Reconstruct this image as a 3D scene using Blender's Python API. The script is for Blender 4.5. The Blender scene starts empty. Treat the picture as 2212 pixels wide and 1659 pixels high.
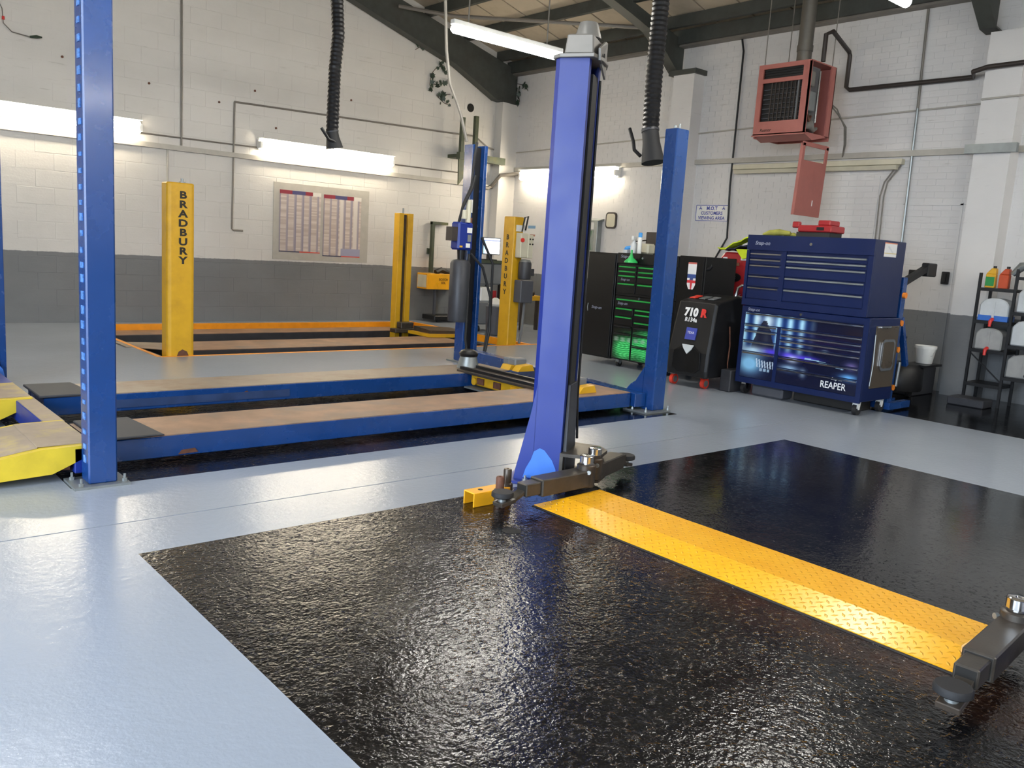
import bpy, bmesh, math, random
from mathutils import Vector, Matrix
R = math.radians
random.seed(7)
scene = bpy.context.scene
COL = scene.collection

# ------------------------------------------------------------------ camera
def cam_matrix(yaw, pitch, roll, loc):
    f = Vector((math.cos(pitch)*math.cos(yaw), math.cos(pitch)*math.sin(yaw), math.sin(pitch)))
    r = f.cross(Vector((0, 0, 1))).normalized(); u = r.cross(f)
    r2 = r*math.cos(roll) + u*math.sin(roll); u2 = -r*math.sin(roll) + u*math.cos(roll)
    m = Matrix((( r2.x, u2.x, -f.x, loc[0]), (r2.y, u2.y, -f.y, loc[1]), (r2.z, u2.z, -f.z, loc[2]), (0, 0, 0, 1)))
    return m
cd = bpy.data.cameras.new('camera'); cam = bpy.data.objects.new('camera', cd); COL.objects.link(cam)
cam.matrix_world = cam_matrix(R(48.898), R(-9.0713), R(3.6797), (0, 0, 1.4))
cd.sensor_width = 36; cd.lens = 36*1835.88/2212; cd.clip_start = .05
scene.camera = cam

# ------------------------------------------------------------------ world, lights, exposure
w = bpy.data.worlds.new('world'); scene.world = w; w.use_nodes = True
bg = w.node_tree.nodes['Background']; bg.inputs[0].default_value = (.74, .86, 1, 1); bg.inputs[1].default_value = 11.0
def area(name, loc, rot, sx, sy, power, col, portal=False):
    l = bpy.data.lights.new(name, 'AREA'); l.shape = 'RECTANGLE'; l.size = sx; l.size_y = sy
    l.energy = power; l.color = col
    o = bpy.data.objects.new(name, l); COL.objects.link(o); o.location = loc; o.rotation_euler = rot
    if portal: l.cycles.is_portal = True
    return o
# daylight enters by the open vehicle doorway in the wall behind and to the left
area('doorway_portal', (-3.35, .8, 1.9), (0, R(-90), 0), 3.8, 7.2, 1, (1, 1, 1), True)
LAMP_WALL = 38.0
LAMP_HANG = 100.0
vs = scene.view_settings
vs.view_transform = 'Standard'; vs.look = 'None'; vs.gamma = 1; vs.use_curve_mapping = False
vs.exposure = 0.2
cy = scene.cycles
cy.max_bounces = 6; cy.diffuse_bounces = 4; cy.glossy_bounces = 3; cy.transmission_bounces = 3
cy.caustics_reflective = False; cy.caustics_refractive = False
cy.sample_clamp_indirect = 6; cy.use_denoising = True

# ------------------------------------------------------------------ materials
def lin(c):
    if isinstance(c, str):
        c = [int(c[i:i+2], 16)/255 for i in (0, 2, 4)]
    return tuple((x/12.92 if x <= .04045 else ((x+.055)/1.055)**2.4) for x in c[:3]) + (1,)
class NT:
    def __init__(s, name):
        s.m = bpy.data.materials.new(name); s.m.use_nodes = True; s.t = s.m.node_tree
        s.p = s.t.nodes['Principled BSDF']; s.pos = s.t.nodes.new('ShaderNodeNewGeometry').outputs['Position']
    def n(s, kind, **k):
        x = s.t.nodes.new('ShaderNode'+kind)
        for a, b in k.items(): setattr(x, a, b)
        return x
    def set(s, sock, v):
        if hasattr(v, 'is_linked') or hasattr(v, 'links'): s.t.links.new(v, sock)
        else: sock.default_value = v
    def math(s, op, a, b=0, c=0):
        x = s.n('Math', operation=op)
        for i, v in enumerate((a, b, c)): s.set(x.inputs[i], v)
        return x.outputs[0]
    def scale(s, sx, sy=None, sz=None, off=(0, 0, 0)):
        m = s.n('Mapping'); s.t.links.new(s.pos, m.inputs[0]); sy = sx if sy is None else sy; sz = sx if sz is None else sz
        m.inputs['Scale'].default_value = (sx, sy, sz); m.inputs['Location'].default_value = off
        return m.outputs[0]
    def noise(s, vec, scale=1, detail=4, rough=.55, dist=0):
        x = s.n('TexNoise'); s.t.links.new(vec, x.inputs['Vector']); x.inputs['Scale'].default_value = scale
        x.inputs['Detail'].default_value = detail; x.inputs['Roughness'].default_value = rough; x.inputs['Distortion'].default_value = dist
        return x.outputs['Fac']
    def ramp(s, f, a, b, lo=0., hi=1.):
        x = s.n('MapRange'); s.set(x.inputs[0], f); x.inputs[1].default_value = a; x.inputs[2].default_value = b
        x.inputs[3].default_value = lo; x.inputs[4].default_value = hi
        return x.outputs[0]
    def mix(s, f, a, b):
        x = s.n('Mix', data_type='RGBA'); s.set(x.inputs[0], f); s.set(x.inputs[6], a); s.set(x.inputs[7], b)
        return x.outputs[2]
    def bump(s, h, strength=.3, dist=.002, normal=None):
        x = s.n('Bump'); s.t.links.new(h, x.inputs['Height']); x.inputs['Strength'].default_value = strength; x.inputs['Distance'].default_value = dist
        if normal: s.t.links.new(normal, x.inputs['Normal'])
        return x.outputs[0]
    def out(s, color=None, rough=None, metal=None, normal=None, coat=None, spec=None):
        if color is not None: s.set(s.p.inputs['Base Color'], color)
        if rough is not None: s.set(s.p.inputs['Roughness'], rough)
        if metal is not None: s.set(s.p.inputs['Metallic'], metal)
        if normal is not None: s.t.links.new(normal, s.p.inputs['Normal'])
        if coat is not None: s.p.inputs['Coat Weight'].default_value = coat; s.p.inputs['Coat Roughness'].default_value = .12
        if spec is not None: s.p.inputs['Specular IOR Level'].default_value = spec
        return s.m
def plain(name, c, rough=.5, metal=0, var=.12, dirt=None, bump=.0, sc=9, coat=None, spec=None):
    t = NT(name); a = lin(c); f = t.noise(t.scale(sc), 1, 4)
    dark = tuple(x*(1-var) for x in a[:3])+(1,); lite = tuple(min(1, x*(1+var)) for x in a[:3])+(1,)
    col = t.mix(t.ramp(f, .3, .7), dark, lite)
    if dirt:
        g = t.noise(t.scale(3.3, 3.3, 3.3, (3, 1, 2)), 1, 6, .65); col = t.mix(t.ramp(g, .5, .68, 0, dirt[1]), col, lin(dirt[0]))
    nrm = t.bump(t.noise(t.scale(90), 1, 3), bump, .001) if bump else None
    r = t.ramp(f, .2, .8, max(0, rough-.06), min(1, rough+.06))
    return t.out(col, r, metal, nrm, coat, spec)
def emis(name, c, s):
    t = NT(name); t.p.inputs['Base Color'].default_value = (0, 0, 0, 1); t.p.inputs['Emission Color'].default_value = lin(c); t.p.inputs['Emission Strength'].default_value = s
    return t.m
def attr_mat(name, rough=.3, emit=0, metal=0):
    t = NT(name); a = t.n('Attribute'); a.attribute_name = 'print'
    t.t.links.new(a.outputs['Color'], t.p.inputs['Base Color']); t.p.inputs['Roughness'].default_value = rough; t.p.inputs['Metallic'].default_value = metal
    if emit: t.t.links.new(a.outputs['Color'], t.p.inputs['Emission Color']); t.p.inputs['Emission Strength'].default_value = emit
    return t.m

def wall_mat(name, base, grey, course, seed):
    t = NT(name); sep = t.n('SeparateXYZ'); t.t.links.new(t.pos, sep.inputs[0])
    wob = t.noise(t.scale(14), 1, 3); z = t.math('ADD', sep.outputs[2], t.math('MULTIPLY', t.math('SUBTRACT', wob, .5), .02))
    m = t.ramp(z, .955, .962)
    n1 = t.noise(t.scale(1.1, 1.1, 1.6, (seed, 0, 0)), 1, 5, .6); n2 = t.noise(t.scale(2.2, 2.2, 26, (0, seed, 0)), 1, 5, .7)
    up = t.mix(t.ramp(n1, .35, .7), lin(base), tuple(x*.93 for x in lin(base)[:3])+(1,))
    up = t.mix(t.ramp(n2, .63, .72, 0, .35), up, lin('8d877d'))
    lo = t.mix(t.ramp(n1, .3, .7), lin(grey), tuple(x*.86 for x in lin(grey)[:3])+(1,))
    h = t.noise(t.scale(45, 45, 60), 1, 4, .6)
    h2 = t.noise(t.scale(3, 3, 18), 1, 3, .6)
    nrm = t.bump(h, .35, .003, t.bump(h2, .4, .006))
    return t.out(t.mix(m, lo, up), t.ramp(n1, .3, .7, .45, .62), 0, nrm)
M = {}
M['wall_block'] = wall_mat('painted blockwork', 'd4d1cc', '77797b', .215, 1)
M['wall_brick'] = wall_mat('painted brickwork', 'd9d7d5', '77797b', .075, 5)
# grey floor paint
def floor_mat():
    t = NT('pale grey floor paint')
    n1 = t.noise(t.scale(.9), 1, 2, .5)
    c = t.mix(t.ramp(n1, .1, .9), lin('8e96a2'), lin('979fab'))
    h = t.noise(t.scale(26), 1, 3, .5); h2 = t.noise(t.scale(75), 1, 3, .6); h3 = t.noise(t.scale(5), 1, 3, .5)
    nrm = t.bump(h2, .4, .0016, t.bump(h, .5, .0028, t.bump(h3, .3, .005)))
    return t.out(c, t.ramp(n1, .1, .9, .20, .25), 0, nrm, None, .55)
M['floor'] = floor_mat()
def black_mat():
    t = NT('glossy black floor paint')
    sep = t.n('SeparateXYZ'); t.t.links.new(t.pos, sep.inputs[0])
    n1 = t.noise(t.scale(1.5), 1, 5, .65); n2 = t.noise(t.scale(5.5), 1, 5, .65); n3 = t.noise(t.scale(34), 1, 3, .6)
    # the concrete is badly pitted in patches on the near half of the bay and much flatter beyond the cross plate
    patch = t.ramp(t.noise(t.scale(2.2, 2.2, 2.2, (4, 7, 0)), 1, 6, .75), .36, .62, .40, 1.15)
    worn = t.math('MULTIPLY', patch, t.ramp(t.math('ADD', sep.outputs[0], t.math('MULTIPLY', t.math('SUBTRACT', n1, .5), 1.4)), 3.0, 4.2, 1, .16))
    c = t.mix(t.ramp(n2, .45, .7), lin('08090c'), lin('121213'))
    c = t.mix(t.math('MULTIPLY', t.ramp(n3, .60, .70, 0, .28), worn), c, lin('5a5650'))
    dx = t.math('ABSOLUTE', t.math('SUBTRACT', sep.outputs[0], 3.02))
    tint = t.math('MULTIPLY', t.ramp(dx, .0, .25, 1, 0), t.ramp(n2, .35, .6, .1, 1))
    c = t.mix(t.math('MULTIPLY', tint, .55), c, lin('4a2c1c'))
    v = t.n('TexVoronoi', feature='SMOOTH_F1'); t.t.links.new(t.scale(70), v.inputs['Vector']); v.inputs['Scale'].default_value = 1
    h1 = t.noise(t.scale(60), 1, 3, .55); h0 = t.noise(t.scale(20), 1, 3, .5)
    pits = t.ramp(t.noise(t.scale(38), 1, 2, .5), .58, .70, 0, 1.4)
    hh = t.math('MULTIPLY', t.math('ADD', t.math('ADD', t.math('MULTIPLY', v.outputs['Distance'], .6), pits), t.math('ADD', h1, t.math('MULTIPLY', h0, 1.3))), worn)
    nrm = t.bump(hh, .8, .0026)
    r = t.ramp(n2, .35, .7, .10, .17)
    return t.out(c, r, 0, nrm, None, .48)
M['black_floor'] = black_mat()
def chequer_mat():
    t = NT('yellow chequer plate'); sep = t.n('SeparateXYZ'); t.t.links.new(t.pos, sep.inputs[0])
    P = 1/.034
    x = t.math('MULTIPLY', t.math('ADD', sep.outputs[0], sep.outputs[1]), P*.7071); y = t.math('MULTIPLY', t.math('SUBTRACT', sep.outputs[0], sep.outputs[1]), P*.7071)
    par = t.math('MODULO', t.math('ADD', t.math('ADD', t.math('FLOOR', x), t.math('FLOOR', y)), 4000), 2)
    fx = t.math('SUBTRACT', t.math('FRACT', t.math('ADD', x, 1000)), .5); fy = t.math('SUBTRACT', t.math('FRACT', t.math('ADD', y, 1000)), .5)
    a = t.math('ABSOLUTE', fx); b = t.math('ABSOLUTE', fy)
    d1 = t.math('ADD', t.math('MULTIPLY', a, 5.5), t.math('MULTIPLY', b, 1.9)); d2 = t.math('ADD', t.math('MULTIPLY', b, 5.5), t.math('MULTIPLY', a, 1.9))
    d = t.math('ADD', t.math('MULTIPLY', d1, par), t.math('MULTIPLY', d2, t.math('SUBTRACT', 1, par)))
    h = t.ramp(d, .4, 1, 1, 0)
    n = t.noise(t.scale(6), 1, 4)
    return t.out(t.mix(t.ramp(n, .3, .7), lin('f4ad14'), lin('fbb81e')), .26, 0, t.bump(h, 1, .0035), None, .6)
M['chequer'] = chequer_mat()
M['yellow_paint'] = plain('yellow paint', 'f5ae1e', .3, 0, .06, ('8a6a2a', .25), .1)
M['post_yellow'] = plain('lift post yellow', 'cf9f1c', .42, 0, .06, ('9a7020', .3), .1)
M['orange'] = plain('orange edge paint', 'f09a1a', .4, 0, .08)
M['blue_lift'] = plain('lift blue enamel', '133d7a', .27, 0, .05, ('13325f', .3), .06, 5, .2)
M['blue_bright'] = plain('bright blue column enamel', '112c82', .42, 0, .04, ('10297a', .35), .05, 5)
M['blue_patch'] = plain('sky blue touch up paint', '3f78d4', .4, 0, .05)
M['blue_cab'] = plain('navy cabinet enamel', '071a47', .38, 0, .04, None, .0, 5, None, .4)
M['blue_slot'] = plain('scuffed slot edge', '5f8fd0', .4, 0, .5, None, .2, 60)
M['black_cab'] = plain('black cabinet enamel', '0e0e0f', .35, 0, .1, None, 0, 9, None, .35)
M['black'] = plain('black plastic', '151517', .45, 0, .15, None, 0, 9, None, .4)
M['black_rubber'] = plain('black rubber', '1c1c1e', .7, 0, .2, None, .3)
M['dark_metal'] = plain('oily dark steel', '48433d', .38, .4, .25, ('59402c', .5), .25, 14)
M['carriage'] = plain('dark grey carriage', '3a3b40', .45, .2, .15, ('242428', .5), .1)
M['chrome'] = plain('chrome', 'd8d8d8', .15, 1, .05)
M['alu'] = plain('cast grey cover', '7f7c77', .45, .2, .08)
M['galv'] = plain('galvanised steel', '8f9494', .4, .6, .12)
M['rust_deck'] = plain('rusty chequered deck', '93755f', .55, .1, .3, ('6f6a66', .6), .6, 5)
M['blue_grime'] = plain('grimy blue enamel', '2b3f66', .4, 0, .2)
M['deck_worn'] = plain('worn brown deck', '8d7f70', .5, .1, .18, ('75553c', .6), .5, 4)
M['mat'] = plain('dark grey matting', '393b40', .7, 0, .15, None, .3)
M['ramp_yellow'] = plain('ramp side yellow', 'cdb32c', .5, 0, .06, ('a08a2c', .3), .1)
M['ramp_top'] = plain('worn ramp top', '9a8a78', .6, 0, .12, ('c7b04c', .6), .4, 12)
M['pit_dark'] = plain('dark pit wall', '22201e', .6, 0, .2)
M['steel_roof'] = plain('dark green grey roof steel', '434642', .6, .1, .15, ('3a3431', .5))
M['roof_panel'] = plain('cream roof liner', 'b8ac98', .6, 0, .06, ('9f927e', .35), 0, 3)
M['joint_dark'] = plain('dark roof joint', '5d5549', .7)
M['trunk'] = plain('grey white trunking', 'b0aca3', .45, 0, .06)
M['conduit'] = plain('grey conduit', '77726b', .5, .1, .1)
M['pipe_dark'] = plain('dark brown gas pipe', '37302d', .5, .1, .15)
M['cable_grey'] = plain('grey cable', '6d6962', .6)
M['heater'] = plain('salmon red heater enamel', 'a9655c', .5, 0, .05, ('94524b', .4))
M['flue'] = plain('dull flue pipe', '6a665f', .5, .5, .12)
M['white'] = plain('white plastic', 'e4e4e0', .4, 0, .04)
M['cream'] = plain('cream enamel', 'c9c4ae', .45, 0, .05)
M['grey_plastic'] = plain('mid grey plastic', '6f7275', .5, 0, .08)
M['grey_box'] = plain('dark grey casing', '4c4e55', .5, 0, .08)
M['olive'] = plain('olive steel bracket', '3f4738', .55, .1, .2, ('7d7a3a', .3))
M['leaf'] = plain('ivy green leaf', '2f3d30', .5, 0, .35)
M['stem'] = plain('ivy stem', '5a4c40', .7, 0, .2)
M['red'] = plain('red enamel', 'a0262a', .35, 0, .06, ('7d1d20', .3))
M['red_wheel'] = plain('red wheel rim', 'e0402e', .4)
M['orange_knob'] = plain('orange knob', 'e8862a', .5)
M['cardboard'] = plain('brown cardboard', '7b5240', .8)
M['hivis'] = plain('fluorescent yellow cloth', 'd2e32a', .8, 0, .15, None, .4)
M['navy_cloth'] = plain('navy cloth', '1d2436', .9)
M['khaki'] = plain('yellow khaki glove', '9d9a45', .8, 0, .25, None, .4)
M['smoke'] = plain('smoked brown panel', '4a4136', .3)
M['clear_jug'] = plain('milky translucent plastic', 'c4c8ca', .4, 0, .06)
M['jug_grey'] = plain('grey milky plastic', '9a9a98', .45, 0, .1)
M['blue_liquid'] = plain('blue screenwash', '3f6fc0', .3)
M['green'] = plain('green plastic', '2fb05a', .4)
M['bottle_yellow'] = plain('yellow oil bottle', 'd9a62a', .4)
M['bottle_green'] = plain('green oil label', '2b8a45', .4)
M['orange_liquid'] = plain('orange liquid bottle', 'c4502a', .4)
M['light_blue'] = plain('light blue nitrile', '4a9be0', .6)
M['green_trim'] = plain('green drawer trim', '23933f', .4)
M['letter_black'] = plain('black lettering', '221c12', .6, 0, .2)
M['letter_white'] = plain('white lettering', 'e6e6e6', .5, 0, .04)
M['letter_red'] = plain('red lettering', 'd5332c', .5)
M['letter_blue'] = plain('blue lettering', '3a47a0', .5)
M['letter_silver'] = plain('silver lettering', '9aa0b4', .4, .3)
M['rust'] = plain('rusty steel', '6b4636', .7, .3, .3, ('45362e', .6), .4, 20)
M['hole'] = plain('dark hole', '14120f', .8)
M['tube_wall'] = emis('warm fluorescent tube', (1, .94, .83), LAMP_WALL)
M['tube_hang'] = emis('fluorescent tube', (1, .985, .95), LAMP_HANG)
M['print'] = attr_mat('flat print', .35)
M['print_gloss'] = attr_mat('glossy drawer print', .25)
M['screen'] = attr_mat('lit screen', .3, 1.6)

# ------------------------------------------------------------------ builders
WM = {}
def fin(o, kind=None, label=None, cat=None, group=None):
    for k, v in (('kind', kind), ('label', label), ('category', cat), ('group', group)):
        if v: o[k] = v
    return o
def thing(name, label, cat, loc, rz=0, group=None):
    o = bpy.data.objects.new(name, None); COL.objects.link(o); o.location = loc; o.rotation_euler = (0, 0, rz); o.empty_display_size = .1
    WM[o.name] = Matrix.Translation(loc) @ Matrix.Rotation(rz, 4, 'Z')
    return fin(o, None, label, cat, group)
class MB:
    def __init__(s): s.b = bmesh.new(); s.smooth = False
    def quad(s, pts):
        vs_ = [s.b.verts.new(p) for p in pts]; s.b.faces.new(vs_); return s
    def hexa(s, p):   # 8 points: bottom 4 ccw, top 4
        v = [s.b.verts.new(q) for q in p]
        for f in ((3, 2, 1, 0), (4, 5, 6, 7), (0, 1, 5, 4), (1, 2, 6, 5), (2, 3, 7, 6), (3, 0, 4, 7)): s.b.faces.new([v[i] for i in f])
        return s
    def box(s, x0, x1, y0, y1, z0, z1):
        return s.hexa([(x0, y0, z0), (x1, y0, z0), (x1, y1, z0), (x0, y1, z0), (x0, y0, z1), (x1, y0, z1), (x1, y1, z1), (x0, y1, z1)])
    def bar(s, a, b, wd, ht, up=(0, 0, 1)):
        a = Vector(a); b = Vector(b); d = (b-a).normalized(); u = Vector(up)
        r = d.cross(u)
        if r.length < 1e-4: r = d.cross(Vector((0, 1, 0)))
        r.normalize(); u = r.cross(d).normalized(); r *= wd/2; u *= ht/2
        return s.hexa([a-r-u, a+r-u, b+r-u, b-r-u, a-r+u, a+r+u, b+r+u, b-r+u])
    def prism(s, pts, vec):   # planar polygon extruded by vec
        vec = Vector(vec); A = [s.b.verts.new(p) for p in pts]; B = [s.b.verts.new(Vector(p)+vec) for p in pts]; n = len(pts)
        s.b.faces.new(A[::-1]); s.b.faces.new(B)
        for i in range(n): s.b.faces.new((A[i], A[(i+1) % n], B[(i+1) % n], B[i]))
        return s
    def rings(s, rings, cap=True):
        vs_ = [[s.b.verts.new(p) for p in r] for r in rings]; n = len(rings[0])
        for a, b in zip(vs_, vs_[1:]):
            for i in range(n): s.b.faces.new((a[i], a[(i+1) % n], b[(i+1) % n], b[i]))
        if cap: s.b.faces.new(vs_[0][::-1]); s.b.faces.new(vs_[-1])
        s.smooth = True
        return s
    def tube(s, pts, r, n=8):
        pts = [Vector(p) for p in pts]; rs = r if isinstance(r, (list, tuple)) else [r]*len(pts); out = []; prev = None
        for i, p in enumerate(pts):
            d = (pts[min(i+1, len(pts)-1)]-pts[max(i-1, 0)]).normalized()
            u = prev if prev is not None else (Vector((0, 0, 1)) if abs(d.z) < .9 else Vector((1, 0, 0)))
            x = d.cross(u).normalized(); u = x.cross(d).normalized(); prev = u
            out.append([p+(x*math.cos(2*math.pi*k/n)+u*math.sin(2*math.pi*k/n))*rs[i] for k in range(n)])
        return s.rings(out)
    def cyl(s, a, b, r0, r1=None, n=16):
        return s.tube([a, b], [r0, r0 if r1 is None else r1], n)
    def lathe(s, prof, c=(0, 0, 0), n=20):
        return s.rings([[(c[0]+r*math.cos(2*math.pi*k/n), c[1]+r*math.sin(2*math.pi*k/n), c[2]+z) for k in range(n)] for r, z in prof])
    def build(s, name, mat, parent=None, kind=None, label=None, cat=None, group=None, bev=0, map_=None):
        if map_: 
            for v in s.b.verts: v.co = map_(v.co)
        bmesh.ops.recalc_face_normals(s.b, faces=s.b.faces)
        if bev: 
            es = [e for e in s.b.edges if len(e.link_faces) == 2 and e.calc_face_angle(0) > .6]
            bmesh.ops.bevel(s.b, geom=es, offset=bev, segments=1, affect='EDGES', clamp_overlap=True)
        if s.smooth:
            for e in s.b.edges: e.smooth = not (len(e.link_faces) == 2 and e.calc_face_angle(0) > .7)
            for f in s.b.faces: f.smooth = True
        if parent is not None:
            s.b.transform(WM[parent.name].inverted())
        else:
            lo = Vector((min(v.co.x for v in s.b.verts), min(v.co.y for v in s.b.verts), min(v.co.z for v in s.b.verts)))
            hi = Vector((max(v.co.x for v in s.b.verts), max(v.co.y for v in s.b.verts), 0)); c = Vector(((lo.x+hi.x)/2, (lo.y+hi.y)/2, lo.z))
            s.b.transform(Matrix.Translation(-c))
        me = bpy.data.meshes.new(name); s.b.to_mesh(me); s.b.free()
        me.materials.append(M[mat] if isinstance(mat, str) else mat)
        o = bpy.data.objects.new(name, me); COL.objects.link(o)
        if parent is not None: o.parent = parent; WM[o.name] = WM[parent.name]
        else: o.location = c; WM[o.name] = Matrix.Translation(c)
        return fin(o, kind, label, cat, group)
def text(body, o, right, up, size, mat, parent, name='lettering', align='LEFT', bold=0, line=1.0, sx=1.0, shear=0, label=None):
    cu = bpy.data.curves.new('t', 'FONT'); cu.body = body; cu.size = size; cu.align_x = align; cu.extrude = .0008; cu.offset = bold; cu.space_line = line; cu.resolution_u = 3; cu.shear = shear
    t = bpy.data.objects.new('t', cu); COL.objects.link(t)
    bpy.context.view_layer.update()
    me = bpy.data.meshes.new_from_object(t.evaluated_get(bpy.context.evaluated_depsgraph_get()))
    bpy.data.objects.remove(t); bpy.data.curves.remove(cu)
    r = Vector(right).normalized(); u = Vector(up).normalized(); n = r.cross(u)
    m = Matrix(((r.x*sx, u.x, n.x, o[0]), (r.y*sx, u.y, n.y, o[1]), (r.z*sx, u.z, n.z, o[2]), (0, 0, 0, 1)))
    me.transform(WM[parent.name].inverted() @ m); me.name = name
    me.materials.clear(); me.materials.append(M[mat])
    ob = bpy.data.objects.new(name, me); COL.objects.link(ob); ob.parent = parent; WM[ob.name] = WM[parent.name]
    if label: ob['label'] = label
    return ob
def panel(name, o, right, up, wd, ht, fn, parent, nu=40, nv=30, mat='print', th=.002, u0=0, u1=1, v0=0, v1=1, label=None, kind=None, cat=None, group=None):
    """flat printed sheet: lower left corner o, colour fn(u,v) (srgb) per corner of a fine grid, with real thickness"""
    r = Vector(right).normalized(); u = Vector(up).normalized(); n = r.cross(u); o = Vector(o)
    verts = []; cols = []
    for j in range(nv+1):
        for i in range(nu+1):
            a = i/nu; b = j/nv; verts.append(o+r*wd*a+u*ht*b+n*th); cols.append(lin(fn(u0+(u1-u0)*a, v0+(v1-v0)*b)))
    faces = [(j*(nu+1)+i, j*(nu+1)+i+1, (j+1)*(nu+1)+i+1, (j+1)*(nu+1)+i) for j in range(nv) for i in range(nu)]
    k = len(verts); cs = [(0, 0), (1, 0), (1, 1), (0, 1)]; idx = [0, nu, (nv+1)*(nu+1)-1, nv*(nu+1)]
    for q, (a, b) in enumerate(cs): verts.append(o+r*wd*a+u*ht*b); cols.append(cols[idx[q]])
    for q in range(4): faces.append((k+q, k+(q+1) % 4, idx[(q+1) % 4], idx[q]))
    faces.append((k+3, k+2, k+1, k))
    if parent is not None: inv = WM[parent.name].inverted(); base = None
    else: base = o.copy(); inv = Matrix.Translation(-o)
    me = bpy.data.meshes.new(name); me.from_pydata([inv@v for v in verts], [], faces)
    ca = me.color_attributes.new('print', 'FLOAT_COLOR', 'POINT')
    ca.data.foreach_set('color', [x for c in cols for x in c])
    me.materials.append(M[mat]); ob = bpy.data.objects.new(name, me); COL.objects.link(ob)
    if parent is not None: ob.parent = parent; WM[ob.name] = WM[parent.name]
    else: ob.location = base; WM[ob.name] = Matrix.Translation(base)
    return fin(ob, kind, label, cat, group)
def clampf(x, a=0., b=1.): return max(a, min(b, x))
def sm(a, b, x):
    t = clampf((x-a)/(b-a)); return t*t*(3-2*t)
def blob(u, v, cu, cv, ru, rv): return math.exp(-((u-cu)/ru)**2-((v-cv)/rv)**2)
def mixc(a, b, t): return tuple(a[i]*(1-t)+b[i]*t for i in range(3))
def hexc(s): return tuple(int(s[i:i+2], 16)/255 for i in (0, 2, 4))

# ------------------------------------------------------------------ floor
PIT = (3.1, 8.45, 9.36, 12.45)
def floor_build():
    xs = sorted({-3.3, 1.115, 3.1, 6.17, 8.42, 8.45, 10.9}); ys = sorted({-6., -1.5, .45, 3.65, 4.078, 4.088, 4.62, 4.755, 7.0, 9.36, 12.45, 13.})
    grey = MB(); bays = [MB(), MB(), MB()]; joint = MB()
    def cls(x, y):
        if PIT[0] < x < PIT[1] and PIT[2] < y < PIT[3]: return None
        if 1.115 < x < 6.17 and .45 < y < 3.65: return 0
        if 1.115 < x < 6.17 and 4.755 < y < 7.0: return 1
        if x > 8.42 and -1.5 < y < 4.62: return 2
        if 4.078 < y < 4.088: return 'j'
        return 'g'
    for a, b in zip(xs, xs[1:]):
        for c, d in zip(ys, ys[1:]):
            k = cls((a+b)/2, (c+d)/2)
            if k is None: continue
            t = grey if k == 'g' else joint if k == 'j' else bays[k]
            z = -.006 if k == 'j' else 0
            t.box(a, b, c, d, -.12, z)
    fl = grey.build('floor', 'floor', None, 'structure')
    for t in bays: t.build('painted_bay', 'black_floor', fl)
    joint.build('slab_joint', 'conduit', fl)
    MB().cyl((2.73, 3.06, -.02), (2.73, 3.06, .0012), .05, n=14).build('anchor_hole', 'hole', fl)
    # sunken lift pit: walls, bottom and orange painted edge
    x0, x1, y0, y1 = PIT
    m = MB(); m.box(x0-.1, x1+.1, y0-.1, y1+.1, -.6, -.42)
    m.box(x0-.1, x0, y0, y1, -.42, -.12); m.box(x1, x1+.1, y0, y1, -.42, -.12); m.box(x0, x1, y0-.1, y0, -.42, -.12); m.box(x0, x1, y1, y1+.1, -.42, -.12)
    m.build('pit_lining', 'pit_dark', fl)
    m = MB(); m.box(x0, x1, y1-.02, y1+.05, -.12, .012); m.build('pit_edging', 'orange', fl)
    MB().box(x0, x1+.22, y0-.035, y0+.006, -.1, .004).build('pit_edging', 'orange', fl)
    MB().box(x0-.035, x0+.006, y0, y1, -.1, .004).build('pit_edging', 'orange', fl)
    MB().box(x1-.006, x1+.05, y0, y1, -.1, .004).build('pit_edging', 'orange', fl)
floor_build()

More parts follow.
